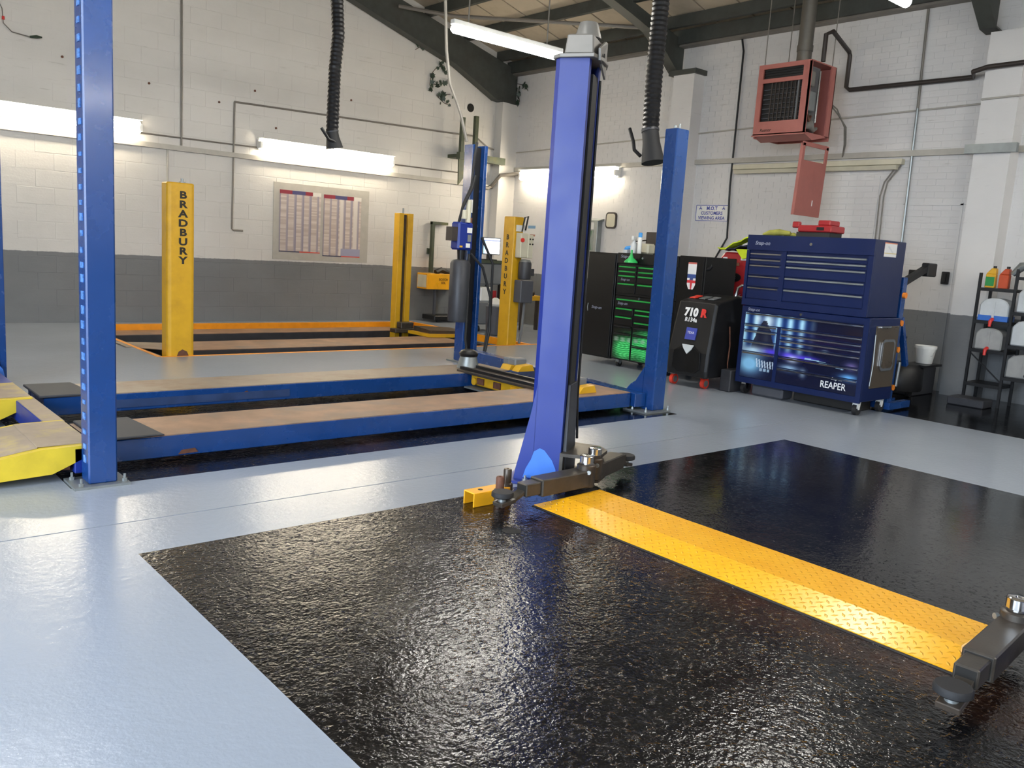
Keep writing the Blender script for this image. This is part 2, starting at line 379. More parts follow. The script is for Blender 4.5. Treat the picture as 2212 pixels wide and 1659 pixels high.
# ------------------------------------------------------------------ walls
XR, YL = 10.75, 12.83
def brick_wall(name, mat, axis, fixed, a0, a1, z0, zfn, bw, bh, piece, back_th, near):
    """wall of separate painted units; near = coordinate the nearest ones are measured from"""
    J = .003 if bh < .1 else .004; units = []
    row = 0; z = z0
    while z < 6:
        off = (row % 2)*bw/2; a = a0-off
        while a < a1-.01:
            lo = max(a, a0); hi = min(a+bw, a1); top = min(z+bh, zfn(lo), zfn(hi))
            if hi-lo > .05 and top-z > .02: units.append((lo, hi, z, top))
            a += bw
        z += bh; row += 1
    back = MB()
    zt = [max(.2, zfn(a0)), max(.2, zfn(a1))]
    if axis == 'x': back.prism([(a0-.2, fixed+.0015, -.1), (a1+.2, fixed+.0015, -.1), (a1+.2, fixed+.0015, zt[1]+.03), (3.7, fixed+.0015, zfn(3.7)+.04), (a0-.2, fixed+.0015, zt[0]+.03)], (0, back_th, 0))
    else: back.prism([(fixed+.0015, a0-.2, -.1), (fixed+.0015, a1+.2, -.1), (fixed+.0015, a1+.2, zt[1]), (fixed+.0015, a0-.2, zt[0])], (back_th, 0, 0))
    W = back.build(name, mat, None, 'structure')
    units.sort(key=lambda q: (q[0]-near[0])**2+(q[2]-near[1])**2)
    cache = {}; rest = MB()
    inv = WM[W.name].inverted()
    for i, (lo, hi, zl, zh) in enumerate(units):
        d = random.uniform(-.0007, .0007)
        if i < 300:
            key = (round(hi-lo, 3), round(zh-zl, 3)); wd, ht = key
            if key not in cache:
                q = MB(); f = .004
                P = [(J/2, 0, J/2), (wd-J/2, 0, J/2), (wd-J/2, 0, ht-J/2), (J/2, 0, ht-J/2)]
                I = [(J/2+f, -.002, J/2+f), (wd-J/2-f, -.002, J/2+f), (wd-J/2-f, -.002, ht-J/2-f), (J/2+f, -.002, ht-J/2-f)]
                B = [(p[0], .01, p[2]) for p in P]
                pv = [q.b.verts.new(p) for p in P]; iv = [q.b.verts.new(p) for p in I]; bv = [q.b.verts.new(p) for p in B]
                q.b.faces.new(iv)
                for k in range(4): q.b.faces.new((pv[k], pv[(k+1) % 4], iv[(k+1) % 4], iv[k])); q.b.faces.new((bv[k], bv[(k+1) % 4], pv[(k+1) % 4], pv[k]))
                bmesh.ops.recalc_face_normals(q.b, faces=q.b.faces)
                if axis == 'y': q.b.transform(Matrix(((0, 1, 0, 0), (1, 0, 0, 0), (0, 0, 1, 0), (0, 0, 0, 1)))); bmesh.ops.reverse_faces(q.b, faces=q.b.faces)
                me = bpy.data.meshes.new(piece); q.b.to_mesh(me); q.b.free(); me.materials.append(M[mat]); cache[key] = me
            o = bpy.data.objects.new(piece, cache[key]); COL.objects.link(o); o.parent = W
            o.location = inv @ (Vector((lo, fixed+d, zl)) if axis == 'x' else Vector((fixed+d, lo, zl)))
        else:
            f = .0016
            if axis == 'x': rest.box(lo+f, hi-f, fixed-.0015+d, fixed+.01, zl+f, zh-f)
            else: rest.box(fixed-.0015+d, fixed+.01, lo+f, hi-f, zl+f, zh-f)
    rest.build(piece, mat, W, 'stuff')
    return W
roofz = lambda x: 4.84+.26*(10.7-x) if x > 3.7 else 6.66-.26*(3.7-x)
brick_wall('wall_left', 'wall_block', 'x', YL, -3.2, XR, 0, lambda x: roofz(x), .45, .225, 'block', .2, (6.0, 1.2))
brick_wall('wall_right', 'wall_brick', 'y', XR, -1.0, YL, 0, lambda y: 4.84, .225, .075, 'brick', .2, (5.2, 2.6))
# shell behind the camera
MB().box(XR+.004, XR+.2, -6.2, -1.0, -.1, 4.86).build('wall_right_rear', 'wall_brick', None, 'structure')
MB().prism([(-3.2, -6.2, -.1), (XR+.2, -6.2, -.1), (XR+.2, -6.2, 4.84), (3.7, -6.2, 6.66), (-3.2, -6.2, 4.86)], (0, .2, 0)).build('wall_rear', 'wall_block', None, 'structure')
m = MB(); m.box(-3.4, -3.2, -6.2, -2.8, -.1, 4.9); m.box(-3.4, -3.2, 4.4, 13, -.1, 4.9); m.box(-3.4, -3.2, -2.8, 4.4, 3.8, 4.9)
m.build('wall_entrance', 'wall_block', None, 'structure')
MB().box(-30, -3.4, -25, 30, -.15, -.02).build('forecourt_ground', 'galv', None, 'structure')
# roof: separate liner panels
cm = MB(); cm.prism([(3.7, -6.2, 6.72), (11, -6.2, roofz(11)+.06), (11, -6.2, roofz(11)+.12), (3.7, -6.2, 6.78), (-3.5, -6.2, roofz(-3.5)+.12), (-3.5, -6.2, roofz(-3.5)+.06)], (0, 19.3, 0))
ceil = cm.build('ceiling', 'joint_dark', None, 'structure')
inv = WM[ceil.name].inverted()
for side in (0, 1):
    x0, x1 = (3.7, 10.95) if side == 0 else (-3.4, 3.7)
    q = MB(); q.hexa([(x0, .015, roofz(x0)), (x1, .015, roofz(x1)), (x1, .585, roofz(x1)), (x0, .585, roofz(x0))]+[(x0, .015, roofz(x0)+.05), (x1, .015, roofz(x1)+.05), (x1, .585, roofz(x1)+.05), (x0, .585, roofz(x0)+.05)])
    me = bpy.data.meshes.new('roof_panel'); q.b.to_mesh(me); q.b.free(); me.materials.append(M['roof_panel'])
    for k in range(-23, 10):
        y = 7.55+.6*k
        if y < -6.3 or y > 12.9: continue
        o = bpy.data.objects.new('roof_panel', me); COL.objects.link(o); o.parent = ceil; o.location = inv @ Vector((0, y, 0))
# purlins along Y
for x in (9.53, 10.32, 8.68, 7.8, 6.9, 6.0, 5.1, 4.2, 3.2, 2.2, 1.2, .2, -.8, -1.8, -2.8):
    z = roofz(x)
    MB().box(x-.035, x+.035, -6, 12.8, z-.17, z-.005).build('purlin', 'steel_roof', ceil)
MB().box(10.55, 10.74, -6, 12.8, 4.60, 4.80).build('eaves_beam', 'steel_roof', ceil)
MB().box(10.6, 10.74, -6, 12.8, 4.57, 4.61).build('eaves_beam', 'conduit', ceil)
# portal frames
def frame(y, deep, name, gable=False):
    m = MB(); prof = deep
    bot = [(x, z) for x, z in prof]; top = [(x, roofz(x)-.17) for x, z in prof]
    def strip(y0, y1, f):
        for (a, za), (b, zb) in zip(bot, bot[1:]):
            ta, tb = roofz(a)-.17, roofz(b)-.17
            if f == 'web': m.hexa([(a, y0, za), (b, y0, zb), (b, y1, zb), (a, y1, za), (a, y0, ta), (b, y0, tb), (b, y1, tb), (a, y1, ta)])
            else: m.hexa([(a, y0, za-.018), (b, y0, zb-.018), (b, y1, zb-.018), (a, y1, za-.018), (a, y0, za), (b, y0, zb), (b, y1, zb), (a, y1, za)])
    strip(y-.012, y+.012, 'web'); strip(y-.09, y+.09, 'fl')
    m.build('rafter', 'steel_roof', ceil)
frame(12.70, [(3.7, 6.1), (7.19, 5.13), (8.46, 4.75), (9.26, 4.52), (10.2, 4.08), (10.72, 4.05)], 'g')
for yy in (8.80, 4.30, -.2, -4.7):
    frame(yy, [(3.7, 6.28), (9.4, 4.80), (9.85, 4.67), (10.17, 4.47), (10.52, 4.20), (10.72, 4.18)], 'f')
    m = MB(); m.prism([(-3.2, yy, 4.4), (-2.6, yy, 4.6), (3.7, yy, 6.28), (3.7, yy, 6.45), (-3.2, yy, 4.7)], (0, .03, 0)); m.build('rafter', 'steel_roof', ceil)
# wall piers
def pier(y0, y1, n):
    P = MB().box(10.5, XR+.01, y0, y1, 0, 4.13).build('trim_%d' % n, 'wall_brick', None, 'structure')
pier(8.37, 8.76, 1); pier(3.86, 4.25, 2); pier(-.6, -.2, 3)
MB().box(10.47, 10.75, 8.33, 8.84, 4.13, 4.2).build('trim_4', 'steel_roof', None, 'structure')
MB().box(10.35, 10.75, 12.62, 12.83, 0, 4.05).build('trim_5', 'wall_block', None, 'structure')
# bricked-up doorway outline
m = MB(); m.box(XR-.012, XR-.003, 5.06, 5.09, .0, 2.26); m.box(XR-.012, XR-.003, 4.38, 4.41, 0, 2.26); m.box(XR-.012, XR-.003, 4.38, 5.09, 2.24, 2.27); m.box(XR-.01, XR-.003, 5.44, 5.455, 1.6, 2.6)
m.build('trim_6', 'wall_brick', None, 'structure')

# ------------------------------------------------------------------ roof bracing
MB().tube([(8.0, 12.6, 5.2), (8.68, 12.0, 5.10), (10.0, 9.0, 4.76), (10.3, 8.8, 4.70)], .03).build('roof_brace', 'conduit', None, None, 'thin round steel brace running diagonally under the roof panels behind the hanging lamp', 'brace')

# ------------------------------------------------------------------ lamps
def wall_lamp(y0, y1, z, axis, label, off=0):
    L = abs(y1-y0)
    if axis == 'x': loc = ((y0+y1)/2, YL-.02, z)
    else: loc = (XR-.02, (y0+y1)/2, z)
    t = thing('wall_lamp', label, 'lamp', loc, 0, None)
    def mp(a0, a1, d0, d1, z0, z1, mb):
        if axis == 'x': mb.box(a0, a1, YL-d1, YL-d0, z0, z1)
        else: mb.box(XR-d1, XR-d0, a0, a1, z0, z1)
    b = MB(); mp(y0, y1, .01, .07, z-.07, z+.09, b); b.build('housing', 'white', t, bev=.008)
    b = MB(); mp(y0, y1, .03, .17, z+.098, z+.108, b); b.build('reflector_hood', 'white', t)
    for s in (-1, 1):
        c = MB(); zz = z+s*.05
        A = (y0+.03, y1-.03); d = .125
        if axis == 'x': pts = [(A[0], YL-d, zz), (A[0]+.02, YL-d, zz), (A[1]-.02, YL-d, zz), (A[1], YL-d, zz)]
        else: pts = [(XR-d, A[0], zz), (XR-d, A[0]+.02, zz), (XR-d, A[1]-.02, zz), (XR-d, A[1], zz)]
        c.tube(pts, [.025, .036, .036, .025], 12); c.build('tube', 'tube_wall', t)
    for a in (y0+.02, y1-.02):
        e = MB(); mp(a-.02, a+.02, .06, .15, z-.05, z+.05, e); e.build('end_cap', 'white', t)
    return t
wall_lamp(1.55, 3.97, 2.72, 'x', 'lit twin fluorescent batten on the rear wall, passing behind the tall blue post')
wall_lamp(5.69, 8.10, 2.71, 'x', 'lit twin fluorescent batten on the rear wall above the two wall charts')
wall_lamp(9.90, 12.35, 2.74, 'y', 'lit fluorescent batten on the brick wall, passing behind the bright blue lift column')
def hang_lamp(x0, x1, y, z, label, rod=True):
    t = thing('hanging_lamp', label, 'lamp', ((x0+x1)/2, y, z))
    MB().box(x0, x1, y-.035, y+.035, z+.04, z+.09).build('housing', 'white', t, bev=.006)
    MB().tube([(x0, y, z), (x0+.03, y, z), (x1-.03, y, z), (x1, y, z)], [.025, .042, .042, .025], 12).build('tube', 'tube_hang', t)
    for x in (x0+.2, x1-.22):
        MB().cyl((x, y, z+.09), (x, y, roofz(x)-.0), .008, n=6).build('suspension_rod', 'conduit', t)
hang_lamp(5.19, 6.68, 7.19, 3.50, 'lit tube hanging under the roof left of the bright blue column top')
hang_lamp(5.40, 6.88, 3.44, 3.50, 'lit tube at the top edge of the picture above the salmon heater')
hang_lamp(5.3, 6.8, -.4, 3.50, 'lit tube hanging nearest behind the viewer on the right')
hang_lamp(8.2, 9.7, -.4, 3.50, 'added unseen fill tube hanging behind the viewer close to the brick wall')  # unseen lamp added to lift the ambient light on the right side
hang_lamp(.8, 2.3, 3.44, 3.50, 'added fill tube hanging above the near left end of the black bay, out of the picture')  # extra lamp added out of view to brighten the room overall
hang_lamp(1.6, 4.0, -3.6, 3.1, 'lit tube hanging low near the rear end of the workshop')
hang_lamp(.2, 1.7, 7.19, 3.9, 'lit tube hanging over the left end of the blue ramp lift, out of the picture')
# unlit fitting
t = thing('wall_lamp', 'unlit long cream batten on the brick wall behind the salmon heater door', 'lamp', (XR-.05, 6.4, 2.70))
MB().box(XR-.10, XR-.005, 5.15, 7.64, 2.73, 2.80).build('housing', 'cream', t, bev=.006)
MB().prism([(XR-.13, 5.2, 2.72), (XR-.02, 5.2, 2.73), (XR-.03, 5.2, 2.67), (XR-.11, 5.2, 2.67)], (0, 2.4, 0)).build('diffuser', 'cream', t)

# ------------------------------------------------------------------ services on the walls
MB().box(-1, 10.35, YL-.05, YL-.004, 2.48, 2.55).build('cable_trunking', 'trunk', None, None, 'long pale trunking along the rear wall under the battens', 'trunking')
MB().box(XR-.055, XR-.004, -1, 12.6, 2.83, 2.90).build('cable_trunking', 'trunk', None, None, 'long pale trunking along the brick wall above the unlit batten', 'trunking')
MB().box(10.43, 10.497, 3.78, 4.33, 2.80, 2.90).build('trunking_bridge', 'galv', None, None, 'short grey metal trunking box wrapping the front of the right wall pier', 'trunking')
MB().tube([(-1, YL-.02, 2.63), (9.9, YL-.02, 2.70)], .011).build('conduit', 'conduit', None, None, 'thin level conduit on the rear wall just above the pale trunking', 'conduit')
MB().tube([(5.33, YL-.02, 3.29), (9.9, YL-.02, 3.38), (10.2, YL-.02, 3.22), (10.34, YL-.03, 3.2)], .014).build('conduit', 'conduit', None, None, 'highest level conduit crossing the rear wall above the middle batten', 'conduit')
MB().tube([(5.33, YL-.02, 3.29), (5.31, YL-.02, 1.42), (5.33, YL-.03, 1.40), (5.48, YL-.03, 1.40)], .014).build('conduit', 'conduit', None, None, 'upright conduit on the rear wall ending in a short elbow right of the yellow post', 'conduit')
MB().tube([(4.545, YL-.02, 5.9), (4.545, YL-.02, 2.56)], .014).build('conduit', 'conduit', None, None, 'upright conduit on the rear wall running from the roof down to the trunking', 'conduit')
MB().tube([(4.35, YL-.015, 2.48), (4.34, YL-.015, 1.0)], .012).build('conduit', 'trunk', None, None, 'pale thin conduit dropping behind the near yellow post', 'conduit')
MB().tube([(9.75, YL-.06, 2.47), (10.22, YL-.06, 2.48), (10.30, YL-.07, 2.52), (10.33, 12.55, 2.72), (10.6, 12.45, 2.77), (10.70, 12.3, 2.77)], .035).build('water_pipe', 'conduit', None, None, 'grey pipe with a swan neck in the corner of the two walls', 'pipe')
MB().tube([(XR-.02, 12.6, 3.18), (XR-.02, 4.26, 3.40), (10.48, 4.24, 3.40), (10.48, 3.86, 3.41), (10.48, 3.7, 3.41)], .011).build('conduit', 'trunk', None, None, 'pale thin wire crossing the whole brick wall and the right pier', 'conduit')
MB().tube([(XR-.03, 7.745, 4.57), (XR-.03, 7.70, 4.4), (XR-.03, 7.70, 2.5), (XR-.03, 7.66, 1.75), (XR-.05, 7.9, 1.3), (XR-.2, 8.1, .9)], .014).build('cable', 'black', None, None, 'black cable running down the brick wall right of the blue ramp post', 'cable')
MB().tube([(XR-.03, 5.10, 4.56), (XR-.03, 5.07, 3.4)], .016).build('conduit', 'conduit', None, None, 'dark upright conduit on the upper brick wall right of the gas pipe drop', 'conduit')
MB().tube([(XR-.03, 5.07, 3.4), (XR-.03, 5.04, 1.3)], .018).build('conduit', 'galv', None, None, 'silver upright conduit on the brick wall behind the navy tool chest', 'conduit')
MB().tube([(9.9, 5.93, 3.9), (9.9, 5.93, 4.22), (10.0, 5.9, 4.27), (XR-.09, 6.03, 4.17), (XR-.06, 6.03, 4.13), (XR-.06, 6.03, 3.74), (XR-.06, 5.98, 3.70), (XR-.06, 4.45, 3.70), (10.45, 4.36, 3.71), (10.43, 4.2, 3.74), (10.43, 3.0, 3.76)], .028, 10).build('gas_pipe', 'pipe_dark', None, None, 'dark brown gas pipe from the salmon heater along the brick wall', 'pipe')
for i, zz in enumerate((0, 1)):
    MB().tube([(XR-.06, 5.22-.05*i, 2.72), (XR-.05, 5.36-.04*i, 2.52), (XR-.04, 5.40-.05*i, 2.35), (XR-.04, 5.38-.05*i, 1.4)], .009).build('cable', 'conduit', None, None, ('left' if i == 0 else 'right')+' one of two thin grey cables dropping from the end of the unlit batten', 'cable')
def wallbox(name, x, y0, y1, z0, z1, mat, label, cat):
    t = thing(name, label, cat, (x, (y0+y1)/2, z0))
    MB().box(x-.05, x, y0, y1, z0, z1).build('casing', mat, t, bev=.006)
    MB().box(x-.062, x-.048, y0+.02, y1-.02, z0+.02, z1-.02).build('cover', 'black', t, bev=.004)
wallbox('socket_box', XR-.003, 4.80, 4.90, 1.34, 1.45, 'black', 'dark socket box on the white wall right of the navy tool chest', 'socket')
wallbox('socket_box', XR-.003, 4.42, 4.50, 1.30, 1.45, 'black', 'dark socket box on the wall just left of the right pier', 'socket')
m = MB(); m.cyl((9.76, YL-.012, 3.87), (9.76, YL-.003, 3.87), .075, n=20); m.build('duct_hole', 'hole', None, None, 'round black vent opening high on the rear wall near the corner', 'vent')
for x, z, lab in ((3.0, 3.5, 'leftmost rusty plug in the rear wall, left of the tall blue post'), (5.1, 3.25, 'rusty plug in the rear wall just left of the bent conduit corner'), (4.1, 3.35, 'rusty plug in the rear wall left of the long upright conduit'),
        (6.0, 3.0, 'lowest rusty plug in the rear wall, above the middle batten'), (7.3, 3.62, 'rusty plug in the rear wall right of the left exhaust hose'), (5.65, 3.5, 'rusty plug in the rear wall above the level conduit, left of the hose')):
    MB().cyl((x, YL-.014, z), (x, YL-.004, z), .017, n=8).build('fixing_plug', 'rust', None, None, lab, 'fixing')
# loose lead high on the left
t = thing('hanging_lead', 'thin grey lead hanging in a loop high on the rear wall at the far left', 'cable', (2.4, YL-.03, 3.7))
MB().tube([(2.15, YL-.03, 4.3), (2.32, YL-.03, 3.95), (2.33, YL-.03, 3.78), (2.42, YL-.04, 3.69), (2.62, YL-.04, 3.67)], .006, 6).build('wire', 'conduit', t)
MB().tube([(2.62, YL-.04, 3.67), (2.70, YL-.04, 3.685), (2.76, YL-.04, 3.69)], [.012, .022, .01], 8).build('plug', 'leaf', t)
MB().cyl((2.33, YL-.03, 3.82), (2.33, YL-.03, 3.86), .016, n=8).build('connector', 'letter_red', t)

# ivy
def ivy(axis, pts_list, label, n=24):
    c = pts_list[0][0]
    P = (lambda a, z, d: Vector((a, YL-d, z))) if axis == 'x' else (lambda a, z, d: Vector((XR-d, a, z)))
    t = thing('ivy', label, 'plant', P(c[0], c[1], .02))
    leafmesh = None
    for br in pts_list:
        MB().tube([P(a, z, .02) for a, z in br], .006, 5).build('stem', 'stem', t)
        for i in range(len(br)-1):
            for k in range(3):
                f = random.random(); a = br[i][0]*(1-f)+br[i+1][0]*f+random.uniform(-.05, .05); z = br[i][1]*(1-f)+br[i+1][1]*f+random.uniform(-.05, .05)
                if leafmesh is None:
                    q = MB(); o = [(0, 0), (.5, .28), (.25, .45), (.42, .75), (.12, .7), (0, 1.05), (-.12, .7), (-.42, .75), (-.25, .45), (-.5, .28)]
                    q.prism([(x*.085, .0, y*.085-.04) for x, y in o], (0, -.003, 0)); bmesh.ops.recalc_face_normals(q.b, faces=q.b.faces)
                    leafmesh = bpy.data.meshes.new('leaf'); q.b.to_mesh(leafmesh); q.b.free(); leafmesh.materials.append(M['leaf'])
                o = bpy.data.objects.new('leaf', leafmesh); COL.objects.link(o); o.parent = t
                o.location = P(a, z, random.uniform(.03, .06))-Vector(t.location); o.rotation_euler = (random.uniform(-.5, .5), random.uniform(-3, 3), (R(-90) if axis == 'y' else 0)+random.uniform(-.5, .5)); s_ = random.uniform(.7, 1.35); o.scale = (s_, s_, s_)
ivy('x', [[(9.12, 4.5), (8.95, 4.42), (8.85, 4.30), (8.83, 4.12), (8.87, 4.0)], [(8.87, 4.12), (9.05, 4.17), (9.2, 4.2)], [(8.98, 3.97), (9.1, 3.99), (9.28, 4.03)], [(8.62, 4.72), (8.5, 4.64)], [(9.0, 3.95), (9.15, 3.86), (9.27, 3.84)], [(9.1, 4.45), (9.12, 4.38)]], 'dark green ivy trailing on the rear wall under the roof rafter')
ivy('y', [[(12.75, 4.45), (12.6, 4.42), (12.45, 4.38), (12.38, 4.28)], [(12.62, 4.40), (12.65, 4.25), (12.6, 4.12), (12.7, 4.0)]], 'dark green ivy trailing on the brick wall in the roof corner')

# olive wall bracket near the corner
t = thing('jib_bracket', 'olive steel bracket frame with a side arm above the far blue post', 'bracket', (9.5, 12.7, 2.6))
MB().box(9.31, 9.38, 12.45, 12.52, 2.90, 3.62).build('upright', 'olive', t)
MB().box(9.61, 9.68, 12.45, 12.52, 2.95, 3.68).build('upright', 'olive', t)
MB().box(9.28, 10.33, 12.43, 12.53, 2.90, 3.02).build('arm', 'olive', t)
MB().prism([(9.29, 12.47, 2.98), (9.78, 12.47, 2.95), (9.62, 12.47, 2.84), (9.31, 12.47, 2.45)], (0, .03, 0)).build('gusset', 'olive', t)
MB().box(9.3, 10.3, 12.52, YL-.005, 2.93, 2.99).build('mounting', 'olive', t)

# wall charts
t = thing('chart_board', 'pale backing board on the rear wall carrying two printed charts', 'board', (6.85, YL-.01, .98))
MB().box(5.98, 7.70, YL-.016, YL-.005, .99, 2.19).build('backing', 'trunk', t, label='pale grey backing sheet')
def chart(seed):
    rr = random.Random(seed); cols = [rr.random() for _ in range(400)]
    def f(u, v):
        if v > .935:
            return hexc('d8d4cc') if u > .8 else (hexc('8a2f3c') if (u < .3 or .62 < u < .8) else hexc('4a4a72'))
        if v < .02: return hexc('2e3350') if u < .5 else hexc('d04a3a')
        if seed == 2 and v < .14 and u > .48: return hexc('9a9ab2')
        c = int(u*5.4) % 6; fu = (u*5.4) % 1
        if fu < .14: return hexc('8d8796')
        if fu > .84: return hexc('a39aa0')
        if seed == 2 and c in (2, 4) and fu > .3: return hexc('d4ccc4')
        k = cols[(int(v*44)*7+c*13) % 400]
        return mixc(hexc('b3a49c'), hexc('cfc4bc'), k)
    return f
panel('wall_chart', (6.08, YL-.018, 1.11), (1, 0, 0), (0, 0, 1), .72, .97, chart(1), t, 66, 90, label='left printed chart with a red and blue heading')
panel('wall_chart', (6.85, YL-.018, 1.07), (1, 0, 0), (0, 0, 1), .70, 1.00, chart(2), t, 66, 90, label='right printed chart with a pale block at its foot')

# signs on the brick wall; x right of sign = -Y
t = thing('safety_sign', 'white sign with blue words for the customers viewing area', 'sign', (XR-.01, 7.98, 1.98))
MB().box(XR-.016, XR-.005, 7.69, 8.29, 1.985, 2.235).build('sign_board', 'white', t)
for a, b in (((8.28, 1.995), (8.28, 2.225)), ((7.70, 1.995), (7.70, 2.225))):
    MB().box(XR-.018, XR-.015, a[0]-.004, a[0]+.004, a[1], b[1]).build('border_line', 'letter_blue', t)
MB().box(XR-.018, XR-.015, 7.70, 8.28, 2.221, 2.229).build('border_line', 'letter_blue', t); MB().box(XR-.018, XR-.015, 7.70, 8.28, 1.991, 1.999).build('border_line', 'letter_blue', t)
text('M.O.T', (XR-.0175, 7.99, 2.155), (0, -1, 0), (0, 0, 1), .075, 'letter_blue', t, align='CENTER', bold=.002)
text('CUSTOMERS', (XR-.0175, 7.99, 2.085), (0, -1, 0), (0, 0, 1), .07, 'letter_blue', t, align='CENTER', bold=.0012)
text('VIEWING AREA', (XR-.0175, 7.99, 2.012), (0, -1, 0), (0, 0, 1), .07, 'letter_blue', t, align='CENTER', bold=.0012)
for y in (8.2, 7.78):
    for k in range(3):
        a = R(90+120*k); c0 = Vector((XR-.018, y, 2.18)); 
        MB().bar(c0, c0+Vector((0, .028*math.cos(a), .028*math.sin(a))), .012, .003, (1, 0, 0)).build('emblem', 'letter_blue', t)
# framed certificate
t = thing('wall_certificate', 'small cream certificate in a dark rounded frame on the brick wall', 'picture', (XR-.01, 10.03, 1.8))
def rrect(y0, y1, z0, z1, r, n=4):
    out = []
    for cy_, cz, a0 in ((y1-r, z1-r, 0), (y0+r, z1-r, 90), (y0+r, z0+r, 180), (y1-r, z0+r, 270)):
        for k in range(n+1): a = R(a0+90*k/n); out.append((cy_+r*math.cos(a), cz+r*math.sin(a)))
    return out
MB().prism([(XR-.03, a, b) for a, b in rrect(9.91, 10.15, 1.83, 2.10, .06)], (.025, 0, 0)).build('frame', 'pipe_dark', t)
MB().prism([(XR-.034, a, b) for a, b in rrect(9.935, 10.125, 1.855, 2.075, .045)], (.006, 0, 0)).build('sheet', 'cream', t)
# display case with wiper / bosch board
t = thing('display_case', 'grey steel wall case with a glazed front behind the black cabinet', 'cabinet', (XR-.1, 10.5, 1.4))
MB().box(XR-.12, XR-.004, 10.24, 10.72, 1.42, 1.95).build('case_body', 'galv', t, bev=.006)
MB().prism([(XR-.14, 10.2, 1.95), (XR-.004, 10.2, 1.99), (XR-.004, 10.2, 1.95)], (0, .55, 0)).build('case_lid', 'galv', t)
MB().box(XR-.126, XR-.118, 10.32, 10.68, 1.80, 1.92).build('title_plate', 'white', t)
text('BOSCH', (XR-.127, 10.58, 1.835), (0, -1, 0), (0, 0, 1), .06, 'letter_red', t)
panel('glazed_front', (XR-.12, 10.68, 1.45), (0, -1, 0), (0, 0, 1), .36, .33, lambda u, v: mixc(hexc('8e9690'), hexc('3f6a4c'), clampf(sm(.25, .5, abs(v-.5)+(.2*math.sin(u*25)))*.9)), t, 24, 20)
# papers on the wall beside the far yellow post
panel('wall_notice', (XR-.006, 12.42, 1.52), (0, -1, 0), (0, 0, 1), .62, .36, lambda u, v: hexc('6a93b8') if .72 < v < .88 and .45 < u < .8 else hexc('9a5a40') if .3 < v < .42 and .55 < u < .8 else hexc('d6d6d4'), None, 30, 20, label='white notice with a blue heading on the brick wall by the far yellow post', cat='notice')
MB().box(XR-.07, XR-.004, 11.30, 11.42, 1.18, 1.42).build('wall_switch', 'olive', None, None, 'small dark olive switch box on the brick wall left of the bright blue column', 'switch', bev=.006)

# ------------------------------------------------------------------ heater
t = thing('unit_heater', 'salmon red warm air heater hanging high before the brick wall, side cover off', 'heater', (9.9, 6.26, 2.98))
hx0, hx1, hy0, hy1, hz0, hz1 = 9.6, 10.19, 5.90, 6.63, 2.98, 3.86
MB().box(hx0, hx0+.02, hy0, hy0+.10, hz0+.03, hz1).box(hx0, hx0+.02, hy1-.07, hy1, hz0+.03, hz1).box(hx0, hx0+.02, hy0+.1, hy1-.07, hz0+.03, hz0+.20).box(hx0, hx0+.02, hy0+.1, hy1-.07, hz1-.21, hz1-.16).box(hx0, hx0+.02, hy0+.1, hy1-.07, hz1-.04, hz1).build('front_panel', 'heater', t)
m = MB(); m.box(hx0+.02, hx1, hy1-.02, hy1, hz0, hz1); m.box(hx0, hx1, hy0, hy1, hz1, hz1+.015); m.box(hx1-.015, hx1, hy0, hy1, hz0, hz1)
m.build('casing', 'heater', t)
MB().hexa([(hx0, hy0, hz0+.03), (hx0+.2, hy0, hz0-.03), (hx0+.2, hy1, hz0-.03), (hx0, hy1, hz0+.03), (hx0, hy0, hz0+.05), (hx1, hy0, hz0+.05), (hx1, hy1, hz0+.05), (hx0, hy1, hz0+.05)]).build('bottom_pan', 'heater', t)
MB().box(hx0-.012, hx0+.004, hy0-.01, hy1+.01, hz0+.02, hz0+.035).build('drip_edge', 'heater', t)
MB().box(hx0+.03, hx0+.05, hy0+.08, hy1-.08, hz1-.18, hz1-.02).build('top_grille', 'black', t)
for k in range(4): MB().box(hx0+.012, hx0+.03, hy0+.11, hy1-.08, hz1-.155+k*.03, hz1-.148+k*.03).build('grille_slat', 'black', t)
MB().box(hx0+.07, hx0+.09, hy0+.05, hy1-.05, hz0+.18, hz1-.2).build('exchanger', 'pit_dark', t)
for k in range(8):
    y = hy0+.14+k*.055; MB().box(hx0+.02, hx0+.034, y, y+.012, hz0+.2, hz1-.21).build('louvre', 'pipe_dark', t)
for k in range(7):
    z = hz0+.24+k*.058; MB().box(hx0+.036, hx0+.06, hy0+.11, hy1-.08, z, z+.008).build('louvre', 'grey_box', t)
MB().box(hx0, hx0+.035, hy0, hy0+.02, hz0+.04, hz1).build('side_stile', 'heater', t); MB().box(hx1-.11, hx1, hy0, hy0+.02, hz0+.04, hz1).build('side_stile', 'heater', t)
MB().box(hx0+.035, hx1-.11, hy0+.16, hy0+.18, hz0+.05, hz1).build('inner_plate', 'grey_plastic', t)
MB().box(hx0+.10, hx0+.28, hy0+.06, hy0+.16, hz0+.32, hz0+.56).build('control_box', 'galv', t, bev=.01)
MB().box(hx0+.10, hx0+.26, hy0+.08, hy0+.16, hz0+.62, hz0+.80).build('control_box', 'alu', t, bev=.01)
MB().cyl((hx0+.35, hy0+.08, hz0+.2), (hx0+.35, hy0+.08, hz1-.06), .014).build('inner_pipe', 'chrome', t)
MB().tube([(hx0+.1, hy0+.08, hz0+.12), (hx0+.2, hy0+.06, hz0+.16), (hx0+.3, hy0+.08, hz0+.1), (hx0+.4, hy0+.08, hz0+.14)], [.03, .06, .04, .02], 10).build('gas_valve', 'alu', t)
MB().tube([(hx0+.12, hy0+.07, hz0+.3), (hx0+.16, hy0+.05, hz0+.2), (hx0+.22, hy0+.07, hz0+.26)], .02).build('gas_valve', 'rust', t)
